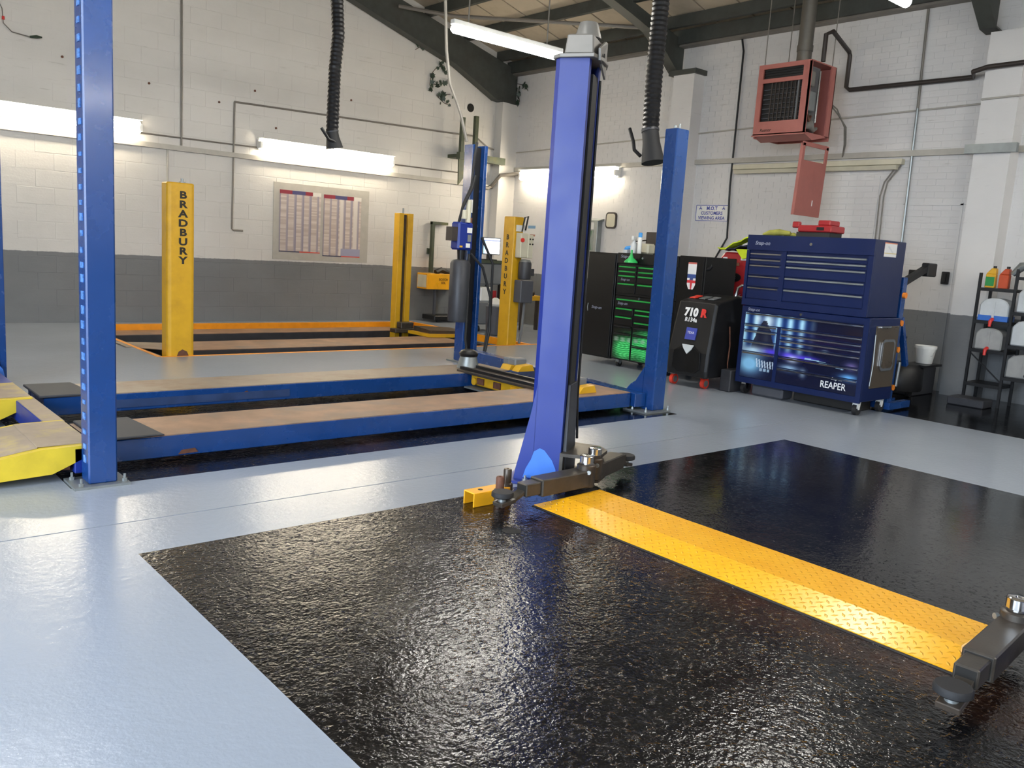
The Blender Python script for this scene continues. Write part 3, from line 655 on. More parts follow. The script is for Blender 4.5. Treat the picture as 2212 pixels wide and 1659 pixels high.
text('Reznor', (hx0-.002, hy1-.10, hz0+.075), (0, -1, 0), (0, 0, 1), .055, 'letter_black', t, shear=.2)
for x, y in ((hx0+.04, hy1-.05), (hx1-.03, hy0+.05), (hx1-.03, hy1-.05)):
    MB().cyl((x, y, hz1), (x, y, roofz(x)-.1), .007, n=6).build('suspension_rod', 'conduit', t)
MB().cyl((9.9, 6.2, hz1+.01), (9.9, 6.2, roofz(9.9)), .09, n=20).build('flue', 'flue', t)
MB().cyl((9.9, 6.2, 4.05), (9.9, 6.2, 4.12), .098, n=20).build('flue_collar', 'flue', t)
for k in range(2):
    MB().tube([(hx1, hy0+.1, 3.5), (hx1+.15+.04*k, hy0+.02, 3.40-.06*k), (10.5+.04*k, 5.88, 3.2), (10.62, 5.92-.02*k, 3.0), (10.70, 5.97, 2.85)], .009, 6).build('cable', 'cable_grey', t)
t = thing('heater_cover', 'salmon red side cover dangling below the heater', 'cover', (9.95, 5.93, 2.02))
def tilt(p): return Vector((p.x+(p.z-2.9)*.06, p.y, p.z))
m = MB(); m.box(9.63, 10.22, 5.90, 5.915, 2.03, 2.70); m.box(9.63, 9.68, 5.90, 5.915, 2.70, 2.90); m.box(10.17, 10.22, 5.90, 5.915, 2.70, 2.90); m.box(9.63, 10.22, 5.90, 5.915, 2.87, 2.92)
m.box(9.63, 9.645, 5.915, 5.94, 2.03, 2.9); m.box(10.205, 10.22, 5.915, 5.94, 2.03, 2.9); m.build('cover_sheet', 'heater', t, map_=tilt)
MB().box(10.0, 10.012, 5.893, 5.903, 2.16, 2.23).build('slot', 'white', t, map_=tilt)

# ------------------------------------------------------------------ exhaust hoses
def exhaust(pts, r, noz, lever, label):
    t = thing('exhaust_hose', label, 'hose', noz[1])
    P = [Vector(p) for p in pts]; path = []; rs = []
    tot = sum((b-a).length for a, b in zip(P, P[1:])); n = int(tot/.022)
    def at(s):
        for a, b in zip(P, P[1:]):
            L = (b-a).length
            if s <= L: return a+(b-a)*(s/L)
            s -= L
        return P[-1].copy()
    for i in range(n+1):
        path.append(at(tot*i/n)); rs.append(r*(1.06 if i % 2 else .93))
    MB().tube(path, rs, 14).build('corrugated_hose', 'black', t)
    a, b = Vector(noz[0]), Vector(noz[1])
    MB().tube([a+(a-b)*.1, a, a+(b-a)*.3, b], [r*.98, r*1.02, r*1.05, r*1.42], 16).build('nozzle', 'black_rubber', t)
    MB().tube([a+(a-b)*.06, a+(a-b)*.14], r*1.1, 12).build('hose_clip', 'carriage', t)
    MB().tube(lever, .018, 8).build('lever', 'black', t)
exhaust([(4.62, 8.5, 2.50), (4.63, 8.5, 3.15), (4.66, 8.5, 3.5), (4.63, 8.5, 3.9), (4.55, 8.5, 6.35)], .066, ((4.62, 8.5, 2.50), (4.655, 8.5, 2.34)), [(4.63, 8.44, 2.40), (4.55, 8.44, 2.42), (4.47, 8.46, 2.53)], 'left black exhaust hose hanging over the middle wall lamp')
exhaust([(6.5, 5.655, 2.60), (6.5, 5.665, 3.1), (6.5, 5.66, 3.8), (6.46, 5.6, 5.85)], .080, ((6.5, 5.65, 2.58), (6.5, 5.585, 2.30)), [(6.44, 5.70, 2.36), (6.42, 5.77, 2.42), (6.42, 5.79, 2.5), (6.44, 5.87, 2.63)], 'right corrugated black exhaust hose hanging beside the blue ramp post')
MB().tube([(5.8, 8.3, 5.9), (5.88, 8.3, 4.1), (5.93, 8.3, 3.57), (6.0, 8.3, 3.22), (6.1, 8.3, 3.05), (6.18, 8.3, 2.9), (6.25, 8.25, 2.6)], .018, 8).build('power_cable', 'cable_grey', None, None, 'grey cable hanging from the roof to the top of the far blue post', 'cable')

# ------------------------------------------------------------------ blue four post lift
L = thing('four_post_lift', 'blue four-post ramp lift with rusty runways, lowered over the black painted strip', 'lift', (3.7, 6.4, 0))
def post(x0, x1, y0, y1, h, openface, lab=None):
    m = MB()
    if openface is None: m.box(x0, x1, y0, y1, .012, h)
    else:
        m.box(x0, x0+.045, y0, y1, .012, h); m.box(x1-.045, x1, y0, y1, .012, h); m.box(x0+.045, x1-.045, y1-.02, y1, .012, h)
    P = m.build('post', 'blue_lift', L, bev=.008 if openface is None else .003, label=lab)
    if openface: MB().box(x0+.045, x1-.045, y0+.07, y1-.02, .02, h-.02).build('post_channel', 'black', P)
    return P
p1 = post(1.200, 1.345, 4.745, 4.885, 2.52, None)
for k in range(30):
    z = .12+k*.08+random.uniform(-.006, .006); MB().box(1.1962, 1.2005, 4.785+random.uniform(0,.012), 4.825+random.uniform(0,.015), z, z+random.uniform(.02,.045)).build('locking_slot', 'blue_slot', p1)
MB().box(1.12, 1.40, 4.70, 4.93, .0, .014).build('base_plate', 'galv', L)
for x, y in ((1.15, 4.88), (1.16, 4.73), (1.38, 4.74)): MB().lathe([(.014, .014), (.014, .03), (.007, .03), (.007, .055)], (x, y, 0), 6).build('anchor_bolt', 'galv', L)
p2 = post(6.0, 6.165, 4.91, 5.05, 2.52, None)
MB().cyl((6.05, 4.98, 2.515), (6.05, 4.98, 2.55), .014).cyl((6.11, 4.98, 2.515), (6.11, 4.98, 2.57), .01).build('top_bolt', 'galv', p2)
MB().box(5.86, 6.20, 4.86, 5.14, 0, .014).build('base_plate', 'galv', L)
for x, y in ((5.90, 5.06), (5.90, 4.90), (6.185, 4.88)): MB().lathe([(.014, .014), (.014, .03), (.007, .03), (.007, .055)], (x, y, 0), 6).build('anchor_bolt', 'galv', L)
MB().prism([(6.005, 5.05, .02), (6.005, 5.30, .02), (6.005, 5.30, .10), (6.005, 5.20, .22), (6.005, 5.14, .26), (6.005, 5.05, .40)], (.06, 0, 0)).build('gusset', 'blue_lift', p2)
p3 = post(1.24, 1.395, 7.93, 8.09, 2.55, True)
MB().box(1.2, 1.45, 7.88, 8.12, 0, .014).build('base_plate', 'galv', L)
MB().prism([(1.25, 7.93, .05), (1.38, 7.93, .05), (1.36, 7.93, .16), (1.25, 7.93, .30)], (0, -.05, 0)).build('gusset', 'blue_patch', p3)
p4 = post(6.215, 6.44, 8.08, 8.24, 2.56, True)
MB().box(6.15, 6.5, 8.0, 8.3, 0, .014).build('base_plate', 'galv', L)
MB().box(6.225, 6.255, 8.075, 8.082, 1.78, 1.93).build('label_plate', 'white', p4); MB().box(6.225, 6.258, 8.074, 8.082, 1.55, 1.72).build('label_plate', 'cardboard', p4)
# power unit
pu = MB().box(6.00, 6.215, 7.98, 8.14, 1.34, 1.66).build('power_unit', 'blue_bright', L, bev=.02)
MB().box(5.92, 6.0, 8.0, 8.12, 1.44, 1.60).build('switch_box', 'pipe_dark', pu)
for a, b, c, d, mt in ((6.12, 6.19, 1.54, 1.60, 'white'), (6.13, 6.18, 1.44, 1.52, 'galv'), (6.11, 6.17, 1.37, 1.42, 'white'), (6.02, 6.06, 1.37, 1.39, 'bottle_yellow')): MB().box(a, b, 7.974, 7.981, c, d).build('sticker', mt, pu)
MB().lathe([(.04, 1.22), (.05, 1.34), (.07, 1.34)], (6.11, 8.06, 0)).build('pump_neck', 'black', pu)
MB().lathe([(.02, .5), (.115, .5), (.12, .52), (.12, 1.18), (.1, 1.22), (.04, 1.23)], (6.10, 8.05, 0), 24).build('oil_tank', 'carriage', L)
MB().cyl((6.08, 8.0, 1.70), (6.08, 8.0, 1.80), .035).cyl((6.14, 8.0, 1.66), (6.14, 8.0, 1.92), .03).build('filter', 'cream', pu)
for k, pts in enumerate(([(6.05, 8.05, 1.66), (6.08, 8.03, 1.86), (6.18, 8.02, 2.08), (6.2, 8.02, 2.4), (6.25, 8.05, 2.58)], [(6.03, 8.03, 1.66), (6.05, 8.0, 1.82), (6.16, 7.98, 2.05), (6.2, 7.98, 2.2)],
        [(6.21, 8.0, 1.3), (6.36, 7.95, 1.15), (6.5, 7.95, .8), (6.52, 7.95, .4), (6.42, 7.9, .12), (6.3, 7.85, .05)], [(6.18, 8.0, 1.3), (6.16, 7.95, .8), (6.14, 7.93, .3), (6.16, 7.9, .12), (6.25, 7.7, .02)],
        [(6.40, 8.05, 1.5), (6.55, 8.0, 1.2), (6.56, 8.0, .6), (6.46, 7.95, .2), (6.4, 7.9, .03)])):
    MB().tube(pts, .016, 7).build('hydraulic_hose', 'black_rubber', L)
# runways
def runway(y0, y1, x0, x1, sidemat):
    r = MB().box(x0, x1, y0, y1, .035, .163).build('runway', 'blue_lift', L, bev=.004)
    MB().box(x0+.006, x1-.004, y0+.006, y1-.006, .163, .170).build('deck', sidemat, r)
    return r
r1 = runway(5.06, 5.585, 1.30, 5.86, 'rust_deck')
r2 = runway(6.49, 6.98, 1.36, 5.62, 'deck_worn')
MB().box(1.60, 3.2, 6.484, 6.489, .06, .12).build('side_stain', 'blue_grime', r2)
MB().prism([(2.62, 6.4845, .09), (2.76, 6.4845, .10), (2.83, 6.4845, .13), (2.86, 6.4845, .105), (2.8, 6.4845, .085)], (0, .005, 0)).build('rust_patch', 'rust', r2)
MB().prism([(1.78, 5.0545, .045), (1.9, 5.0545, .05), (1.88, 5.0545, .075), (1.8, 5.0545, .07)], (0, .005, 0)).build('rust_patch', 'rust', r1)
for y0, y1 in ((5.045, 5.60), (6.475, 6.99)):
    MB().hexa([(1.33, y0, .165), (1.70, y0, .172), (1.66, y1, .172), (1.33, y1, .165), (1.33, y0, .185), (1.69, y0, .183), (1.65, y1, .183), (1.33, y1, .185)]).build('rubber_flap', 'mat', L, bev=.005)
# cross beams
cb = MB().box(1.17, 1.29, 4.9, 7.93, .04, .18).build('cross_beam', 'blue_bright', L, bev=.004)
MB().box(1.175, 1.285, 5.6, 6.5, .180, .186).build('beam_top', 'ramp_top', cb)
MB().bar((5.93, 5.0, .103), (6.30, 8.05, .103), .13, .125).build('cross_beam', 'blue_lift', L, bev=.004)
MB().tube([(1.16, 4.95, .10), (1.10, 4.97, .10)], .05, 12).build('pulley', 'rust', cb)
# approach ramps
for k, (y0, y1) in enumerate(((4.90, 5.60), (6.38, 7.02))):
    q = MB().hexa([(1.06, y0, .05), (1.26, y0, .14), (1.26, y1, .14), (1.06, y1, .05), (1.02, y0, .19), (1.27, y0, .195), (1.27, y1, .195), (1.02, y1, .19)])
    q.hexa([(.0, y0, .0), (1.06, y0, .05), (1.06, y1, .05), (.0, y1, .0), (.0, y0, .02), (1.02, y0, .19), (1.02, y1, .19), (.0, y1, .02)])
    rp = q.build('approach_ramp', 'ramp_yellow', L)
    MB().box(1.0, 1.265, y0+.05, y1-.05, .1935, .199).build('ramp_tread', 'ramp_top', rp)
    MB().hexa([(.02, y0+.05, .023), (1.0, y0+.05, .188), (1.0, y1-.05, .188), (.02, y1-.05, .023), (.02, y0+.05, .027), (1.0, y0+.05, .193), (1.0, y1-.05, .193), (.02, y1-.05, .027)]).build('ramp_tread', 'ramp_top', rp)
# wheel stops on the lift
for x, y in ((5.74, 6.52), (5.42, 5.33)):
    s_ = thing('wheel_chock', 'grey and yellow wheel chock at the %s end of the blue lift' % ('rear runway' if y > 6 else 'near runway'), 'chock', (x, y, .171))
    MB().prism([(x-.12, y-.16, .171), (x+.10, y-.16, .171), (x+.07, y-.16, .235), (x-.07, y-.16, .225)], (0, .10, 0)).build('yellow_wedge', 'post_yellow', s_)
    MB().prism([(x-.13, y-.03, .171), (x+.12, y-.03, .171), (x+.09, y-.03, .21), (x-.10, y-.03, .22)], (0, .14, 0)).build('yellow_wedge', 'post_yellow', s_)
    MB().box(x-.06, x+.10, y-.04, y+.07, .21, .285).box(x-.05, x+.05, y+.07, y+.17, .171, .28).build('grey_block', 'grey_plastic', s_, bev=.012)
# jacking beam between the runways
j = thing('jacking_beam', 'dirty yellow jacking beam with dark rails between the two runways', 'jack', (5.25, 6.0, .05))
MB().box(5.10, 5.30, 5.62, 6.46, .06, .16).build('beam_body', 'post_yellow', j, bev=.01)
MB().box(5.04, 5.36, 5.45, 6.62, .165, .19).build('slide_rail', 'dark_metal', j, bev=.004)
MB().box(5.08, 5.12, 5.45, 6.62, .19, .215).build('slide_rail', 'black', j); MB().box(5.28, 5.32, 5.45, 6.62, .19, .215).build('slide_rail', 'black', j)
for y in (5.8, 6.05, 6.3): MB().box(5.085, 5.10, y-.05, y+.05, .08, .14).build('side_rib', 'rust' if y > 6 else 'yellow_paint', j)
MB().cyl((5.07, 5.72, .1), (5.10, 5.72, .1), .035).cyl((5.07, 6.38, .1), (5.10, 6.38, .1), .035).build('roller', 'post_yellow', j)
MB().box(5.02, 5.3, 5.62, 6.46, .03, .045).build('drip_tray', 'galv', j)
a = thing('air_bellows', 'grey tapered cup with a black cap at the foot of the far blue post', 'jack', (5.25, 6.72, .17))
MB().lathe([(.10, .171), (.115, .172), (.085, .29), (.05, .29)], (5.28, 6.75, 0), 16).build('cup', 'galv', a)
MB().lathe([(.05, .28), (.09, .29), (.1, .32), (.08, .345), (.05, .36), (.03, .36)], (5.28, 6.75, 0), 16).build('cap', 'black', a)

# ------------------------------------------------------------------ sunken yellow lift in the pit
PL = thing('pit_lift', 'yellow four-post testing lift sunk in the orange-edged pit by the rear wall', 'lift', (5.8, 10.9, -.42))
def plat(y0, y1, x0, x1):
    p = MB().box(x0, x1, y0, y1, -.20, -.078).build('runway', 'carriage', PL); MB().box(x0, x1, y0, y1, -.078, -.07).build('deck', 'rust_deck', p)
plat(10.28, 11.08, 3.75, 8.0); plat(11.90, 12.42, 3.2, 8.0)
MB().box(3.14, 3.24, 9.6, 12.2, -.22, -.05).build('cross_beam', 'deck_worn', PL)
MB().hexa([(2.98, 10.15, .004), (3.75, 10.15, -.08), (3.75, 11.0, -.08), (2.98, 10.6, .004), (2.98, 10.15, .012), (3.75, 10.15, -.07), (3.75, 11.0, -.07), (2.98, 10.6, .012)]).build('entry_flap', 'deck_worn', PL)
MB().box(8.1, 8.2, 9.5, 12.3, -.22, -.08).build('cross_beam', 'pit_dark', PL)
def ypost(pts, h, name, label=None):
    return MB().prism([(x, y, -.42) for x, y in pts], (0, 0, h+.42)).build('post', 'post_yellow', PL, bev=.012, label=label)
q1 = ypost([(3.17, 9.37), (3.20, 9.345), (3.44, 9.345), (3.465, 9.37), (3.465, 9.53), (3.17, 9.53)], 1.862, 'a')
MB().cyl((3.36, 9.44, 1.862), (3.36, 9.44, 1.91), .018).cyl((3.36, 9.44, 1.862), (3.36, 9.44, 1.875), .035).build('top_bolt', 'galv', q1)
text('B\nR\nA\nD\nB\nU\nR\nY', (3.335, 9.3435, 1.70), (1, 0, 0), (0, 0, 1), .105, 'letter_black', q1, align='CENTER', bold=.004, line=.94, sx=1.3)
MB().prism([(3.27, 9.3405, .0), (3.40, 9.3405, 0), (3.38, 9.3405, .05), (3.33, 9.3405, .075), (3.29, 9.3405, .05)], (0, .004, 0)).build('rust_patch', 'rust', q1)
q2 = MB(); x0, x1, y0, y1 = 7.60, 7.87, 11.70, 11.85
q2.box(x0, x0+.09, y0, y1, -.42, 1.84); q2.box(x1-.10, x1, y0, y1, -.42, 1.84); q2.box(x0+.09, x1-.1, y1-.02, y1, -.42, 1.84); q2 = q2.build('post', 'post_yellow', PL, bev=.004)
MB().box(x0+.09, x1-.1, y0+.05, y1-.02, -.3, 1.82).build('post_channel', 'dark_metal', q2)
MB().cyl((7.72, 11.78, 1.84), (7.72, 11.78, 1.92), .015).build('top_bolt', 'galv', q2)
q3 = ypost([(8.02, 9.36), (8.20, 9.36), (8.20, 9.60), (8.02, 9.60)], 1.845, 'c')
q3b = [(8.02, 9.36)]
text('B\nR\nA\nD\nB\nU\nR\nY', (8.0185, 9.49, 1.52), (0, -1, 0), (0, 0, 1), .10, 'letter_black', q3, align='CENTER', bold=.003, line=1.12)
cbx = MB().box(8.06, 8.20, 9.24, 9.36, 1.27, 1.62).build('control_box', 'cream', PL, bev=.008)
MB().box(8.2, 8.30, 9.24, 9.36, 1.27, 1.60).build('control_box', 'cream', PL, bev=.008)
MB().cyl((8.08, 9.24, 1.52), (8.08, 9.22, 1.52), .03).build('stop_button', 'letter_red', cbx)
for x in (8.23, 8.28):
    for z in (1.54, 1.47): MB().cyl((x, 9.24, z), (x, 9.23, z), .012, n=8).build('push_button', 'black', cbx)
MB().box(8.05, 8.24, 9.345, 9.355, 1.64, 1.73).build('label_plate', 'white', q3)
MB().tube([(8.2, 9.32, 1.66), (8.22, 9.3, 1.86), (8.14, 9.28, 1.84), (8.1, 9.28, 1.64)], .012).build('cable', 'black', PL)
mo = MB().lathe([(.05, .96), (.09, .97), (.095, 1.0), (.095, 1.19), (.085, 1.22), (.04, 1.24)], (8.19, 9.27, 0), 18).build('pump_motor', 'carriage', PL)
MB().lathe([(.06, 1.20), (.088, 1.215), (.07, 1.245), (.02, 1.25)], (8.19, 9.27, 0), 18).build('motor_cowl', 'galv', mo)
MB().box(8.26, 8.33, 9.22, 9.30, 1.02, 1.12).build('terminal_box', 'carriage', mo)
MB().box(8.08, 8.32, 9.20, 9.36, .63, .95).build('hydraulic_tank', 'grey_box', PL, bev=.01)
MB().tube([(8.25, 9.3, .63), (8.26, 9.33, .3), (8.25, 9.36, .02)], .02).build('hydraulic_pipe', 'grey_plastic', PL)
# pit end gear: turnplates, jack, rubber block
t = thing('turnplate', 'dark ribbed turnplate with a yellow rim at the right end of the pit', 'turnplate', (7.9, 11.2, -.07))
MB().hexa([(7.72, 10.9, -.066), (8.42, 10.75, -.066), (8.42, 11.35, -.066), (7.72, 11.5, -.066), (7.72, 10.9, -.02), (8.42, 10.75, -.02), (8.42, 11.35, -.02), (7.72, 11.5, -.02)]).build('rim', 'post_yellow', t)
MB().hexa([(7.80, 11.0, -.02), (8.42, 10.85, -.02), (8.42, 11.3, -.02), (7.80, 11.45, -.02), (7.80, 11.0, .03), (8.42, 10.85, .02), (8.42, 11.3, .04), (7.80, 11.45, .06)]).build('plate', 'dark_metal', t)
t = thing('wheel_guard', 'dark jagged steel stop beside the second yellow post', 'stop', (7.7, 11.55, -.07))
MB().box(7.5, 8.0, 11.52, 11.70, -.068, .0).box(7.62, 7.86, 11.54, 11.69, 0, .10).build('stop_block', 'dark_metal', t, bev=.01)
t = thing('floor_bollard', 'short grey rubbish tub at the pit corner with a white rag on top', 'bin', (8.72, 10.6, 0))
MB().lathe([(.13, .0), (.15, .02), (.17, .46), (.15, .47), (.12, .47)], (8.72, 10.5, 0), 14).build('tub', 'grey_box', t)
MB().lathe([(.10, .46), (.12, .50), (.08, .56), (.03, .6), (.01, .6)], (8.70, 10.5, 0), 9).build('rag', 'white', t)

# yellow wall station
t = thing('wall_station', 'yellow box on the rear wall between the yellow post and the far blue post', 'cabinet', (9.08, 12.65, .56))
MB().box(8.76, 9.46, 12.50, YL-.003, .58, .86).build('case', 'yellow_paint', t, bev=.006)
MB().box(8.752, 8.762, 12.53, YL-.03, .61, .83).build('side_recess', 'cream', t)
text('BOSCH\nSDL', (9.11, 12.497, .74), (1, 0, 0), (0, 0, 1), .06, 'letter_black', t, align='CENTER')
t = thing('gauge_stand', 'olive grey L-shaped stand fixed to the rear wall above the yellow box', 'stand', (9.0, YL-.1, .86))
MB().box(8.96, 9.02, YL-.12, YL-.06, .87, 1.77).build('upright', 'olive', t); MB().box(8.96, 9.30, YL-.13, YL-.05, 1.73, 1.78).build('arm', 'olive', t); MB().box(8.94, 9.04, YL-.06, YL-.004, 1.2, 1.3).build('mounting', 'olive', t)
MB().tube([(9.0, 12.6, .88), (9.12, 12.6, .93), (9.25, 12.6, .89), (9.4, 12.6, .87)], [.05, .05, .04, .015], 8).build('inflator_gun', 'black', None, None, 'black air gun lying on top of the yellow wall box', 'tool')
t = thing('drip_trolley', 'low dark trolley on the floor under the yellow wall box', 'trolley', (9.3, 12.5, 0))
MB().box(8.85, 9.9, 12.35, 12.75, .04, .12).build('tray', 'black', t, bev=.01); MB().box(9.0, 9.04, 12.6, 12.64, .12, .57).build('leg', 'grey_box', t)
for x in (8.95, 9.8): MB().cyl((x, 12.38, .03), (x, 12.42, .03), .03, n=10).build('wheel', 'black_rubber', t)

# computer trolley in the corner
t = thing('computer_trolley', 'grey diagnostic trolley behind the far blue post', 'trolley', (8.95, 11.1, 0))
MB().box(8.68, 9.18, 10.95, 11.35, .78, 1.13).build('upper_case', 'grey_plastic', t, bev=.02); MB().box(8.70, 9.18, 10.95, 11.35, .12, .50).build('lower_case', 'grey_plastic', t, bev=.02)
MB().box(8.66, 9.2, 10.93, 11.37, 1.13, 1.18).build('top_tray', 'olive', t)
m = MB(); m.box(8.7, 8.73, 11.3, 11.34, .1, .8); m.box(9.14, 9.17, 11.3, 11.34, .1, .8); m.box(8.7, 8.73, 10.96, 11.0, .1, .8); m.box(9.14, 9.17, 10.96, 11.0, .1, .8); m.build('frame', 'black', t)
MB().box(8.75, 9.0, 10.95, 11.3, .50, .74).build('printer', 'white', t, bev=.02); MB().box(9.02, 9.12, 11.0, 11.25, .50, .68).build('cartridge', 'red', t)
for x in (8.74, 9.12): MB().cyl((x, 11.0, .05), (x+.03, 11.0, .05), .05, n=12).build('castor', 'black_rubber', t)
t = thing('monitor', 'lit flat screen standing on the corner trolley', 'monitor', (8.92, 11.0, 1.18))
MB().box(8.76, 9.13, 10.98, 11.01, 1.27, 1.55).build('bezel', 'grey_plastic', t, bev=.004); MB().box(8.9, 8.98, 11.0, 11.05, 1.18, 1.35).box(8.82, 9.05, 10.95, 11.1, 1.18, 1.195).build('stand', 'black', t)
panel('screen', (8.775, 10.979, 1.285), (1, 0, 0), (0, 0, 1), .34, .25, lambda u, v: hexc('3a4a8c') if .80 < v < .86 else (hexc('c8d0dc') if v > .86 else (hexc('9fc8ea') if u < .15 else hexc('f4f8fc'))), t, 20, 20, 'screen', .001)
t = thing('yellow_bench', 'yellow bench vice stand low in the corner beyond the far yellow post', 'stand', (9.9, 11.2, 0))
MB().box(9.7, 10.2, 11.0, 11.3, .52, .60).build('top', 'post_yellow', t); MB().box(9.75, 9.8, 11.05, 11.1, 0, .52).build('leg', 'pipe_dark', t); MB().box(10.1, 10.15, 11.05, 11.1, 0, .52).build('leg', 'pipe_dark', t)
MB().box(9.85, 10.05, 11.05, 11.2, .60, .68).build('vice', 'pipe_dark', t, bev=.02); MB().box(9.75, 9.95, 11.05, 11.2, .68, .86).build('backplate', 'post_yellow', t)

# ------------------------------------------------------------------ two post lift columns
th = R(32)
def column(mir, label):
    """P1 = column corner nearest the cross plate; u points out of the open side, v along the width"""
    fy = (lambda y: 4.25-y) if mir else (lambda y: y)
    P1 = Vector((3.49, 3.52, 0)); U = Vector((math.sin(th), -math.cos(th), 0)); V = Vector((math.cos(th), math.sin(th), 0))
    mp = lambda p: Vector((p.x, fy(p.y), p.z))
    S = lambda s, v, z: P1-U*s+V*v+Vector((0, 0, z))
    T = thing('two_post_column', label, 'lift', mp(P1+V*.15-U*.1))
    B = lambda m, name, mat, par=None, bev=0, lab=None: m.build(name, mat, par or T, bev=bev, map_=mp, label=lab)
    outl = [(0, 0), (0, .05), (.012, .05), (.012, .012), (.165, .012), (.185, .035), (.185, .265), (.165, .288), (.012, .288), (.012, .25), (0, .25), (0, .30), (.17, .30), (.20, .27), (.20, .03), (.17, 0)]
    col = B(MB().prism([S(s, v, .015) for s, v in outl], (0, 0, 2.455)), 'column', 'blue_bright')
    for v0 in (0, .288):
        B(MB().prism([S(.165, v0, .015), S(.285, v0, .015), S(.275, v0, .08), S(.20, v0, .43), S(.171, v0, .60), S(.165, v0, .60)], V*.012), 'gusset', 'blue_bright', col)
    # dark carriage strip the whole height and the carriage itself
    B(MB().hexa([S(.03, .055, .05), S(.15, .055, .05), S(.15, .245, .05), S(.03, .245, .05), S(.03, .055, 2.40), S(.15, .055, 2.40), S(.15, .245, 2.40), S(.03, .245, 2.40)]), 'inner_cover', 'black', col)
    B(MB().hexa([S(-.006, .09, .05), S(.03, .09, .05), S(.03, .21, .05), S(-.006, .21, .05), S(-.006, .09, 2.40), S(.03, .09, 2.40), S(.03, .21, 2.40), S(-.006, .21, 2.40)]), 'inner_cover', 'black_rubber', col)
    B(MB().hexa([S(-.03, .03, .05), S(.0, .03, .05), S(.0, .27, .05), S(-.03, .27, .05), S(-.02, .06, .62), S(.0, .06, .62), S(.0, .24, .62), S(-.02, .24, .62)]), 'carriage', 'carriage', None, .004)
    # carriage fork
    for z in (.045, .195):
        B(MB().prism([S(0, -.02, z), S(-.17, .0, z), S(-.23, .06, z), S(-.24, .22, z), S(-.18, .31, z), S(0, .33, z)], (0, 0, .02)), 'fork_plate', 'dark_metal')
    B(MB().hexa([S(-.02, -.02, .065), S(0, -.02, .065), S(0, .33, .065), S(-.02, .33, .065), S(-.02, -.02, .195), S(0, -.02, .195), S(0, .33, .195), S(-.02, .33, .195)]), 'fork_web', 'dark_metal')
    # base plate
    B(MB().prism([S(.34, -.06, 0), S(-.06, -.06, 0), S(-.06, .36, 0), S(.34, .36, 0)], (0, 0, .018)), 'base_plate', 'blue_bright', None, .003)
    for s, v in ((.31, -.03), (.2, -.035), (.31, .33), (.02, -.04)):
        c = S(s, v, 0); B(MB().lathe([(.017, .018), (.017, .034), (.008, .034), (.008, .055)], c, 6), 'anchor_bolt', 'galv')
    # touched-up paint at the foot of the side
    if not mir: B(MB().prism([S(s, -.0012, z) for s, z in ((.012, .03), (.225, .035), (.21, .09), (.18, .15), (.165, .20), (.13, .225), (.10, .215), (.05, .16), (.025, .11))], V*.002), 'paint_patch', 'blue_patch', col, lab='sky blue touched-up paint patch')
    # top cover
    B(MB().prism([S(-.03, -.03, 2.468), S(-.06, .1, 2.468), S(-.06, .22, 2.468), S(-.03, .33, 2.468), S(.17, .33, 2.468), S(.22, .27, 2.468), S(.22, .03, 2.468), S(.17, -.02, 2.468)], (0, 0, .022)), 'top_flange', 'alu', None, .003)
    B(MB().hexa([S(-.02, .0, 2.49), S(.15, .0, 2.49), S(.15, .24, 2.49), S(-.02, .24, 2.49), S(-.01, .01, 2.60), S(.14, .01, 2.60), S(.14, .23, 2.60), S(-.01, .23, 2.60)]), 'gear_housing', 'alu', None, .008)
    c = S(.05, .13, 0); B(MB().lathe([(.075, 2.60), (.075, 2.61), (.052, 2.68), (.05, 2.685), (.0, 2.69)], c, 20), 'motor_cap', 'alu')
    B(MB().prism([S(-.03, .25, 2.40), S(-.03, .25, 2.60), S(-.03, .20, 2.60), S(-.045, .0, 2.52), S(-.045, .02, 2.46), S(-.03, .12, 2.46)], -U*-.012), 'side_bracket', 'alu')
    for v, z in ((.10, 2.50), (.16, 2.51)):
        a = S(-.032, v, z); B(MB().cyl(a, a+U*.016, .014, n=10), 'bracket_hole', 'hole')
    B(MB().tube([S(-.005, .285, 2.4), S(-.01, .285, 1.2), S(-.015, .285, .5), S(-.03, .29, .25)], .008, 6), 'release_cable', 'black')
    # arms
    def arm(name, piv, d0, d1, padc, pin_h, chrome=True, tl=1.0):
        piv = Vector(piv); tip = Vector(padc); d = (tip-piv); d.z = 0; Lh = d.length; d.normalize()
        z = .118
        A = lambda s: Vector((piv.x, piv.y, z))+d*s
        n = Vector((-d.y, d.x, 0))
        arm_ = B(MB().bar(A(-.02), A(Lh*d0), .105, .095), name, 'dark_metal', None, .006)
        # open box mouths shown as nested sections
        B(MB().bar(A(Lh*d0-.001), A(Lh*d0+.002), .086, .076), 'mouth', 'hole', arm_)
        B(MB().bar(A(Lh*d0-.05), A(Lh*d1), .080, .070), 'inner_tube', 'dark_metal', arm_, .005)
        B(MB().bar(A(Lh*d1-.001), A(Lh*d1+.002), .064, .054), 'mouth', 'hole', arm_)
        a, b = A(Lh*d1-.03), A(Lh-.01); b2 = Vector((b.x, b.y, .06)); a2 = A(Lh*(d1+1)/2); a2.z = .075
        B(MB().bar(a, a2, .058, .022).bar(a2, b2+d*.045, .075, .022), 'tip_plate', 'dark_metal', arm_, .003)
        c = (tip.x, tip.y, 0)
        B(MB().lathe([(.022, .05), (.022, .09), (.03, .09), (.03, .10)], c, 12), 'pad_screw', 'galv', arm_)
        B(MB().lathe([(.052, .098), (.060, .104), (.060, .120), (.055, .128), (.0, .128)], c, 22), 'rubber_pad', 'black_rubber', arm_)
        # pivot knuckle and pin
        cc = (piv.x, piv.y, 0)
        B(MB().lathe([(.05, .065), (.055, .07), (.055, .19), (.048, .195)], cc, 18), 'knuckle', 'dark_metal', arm_)
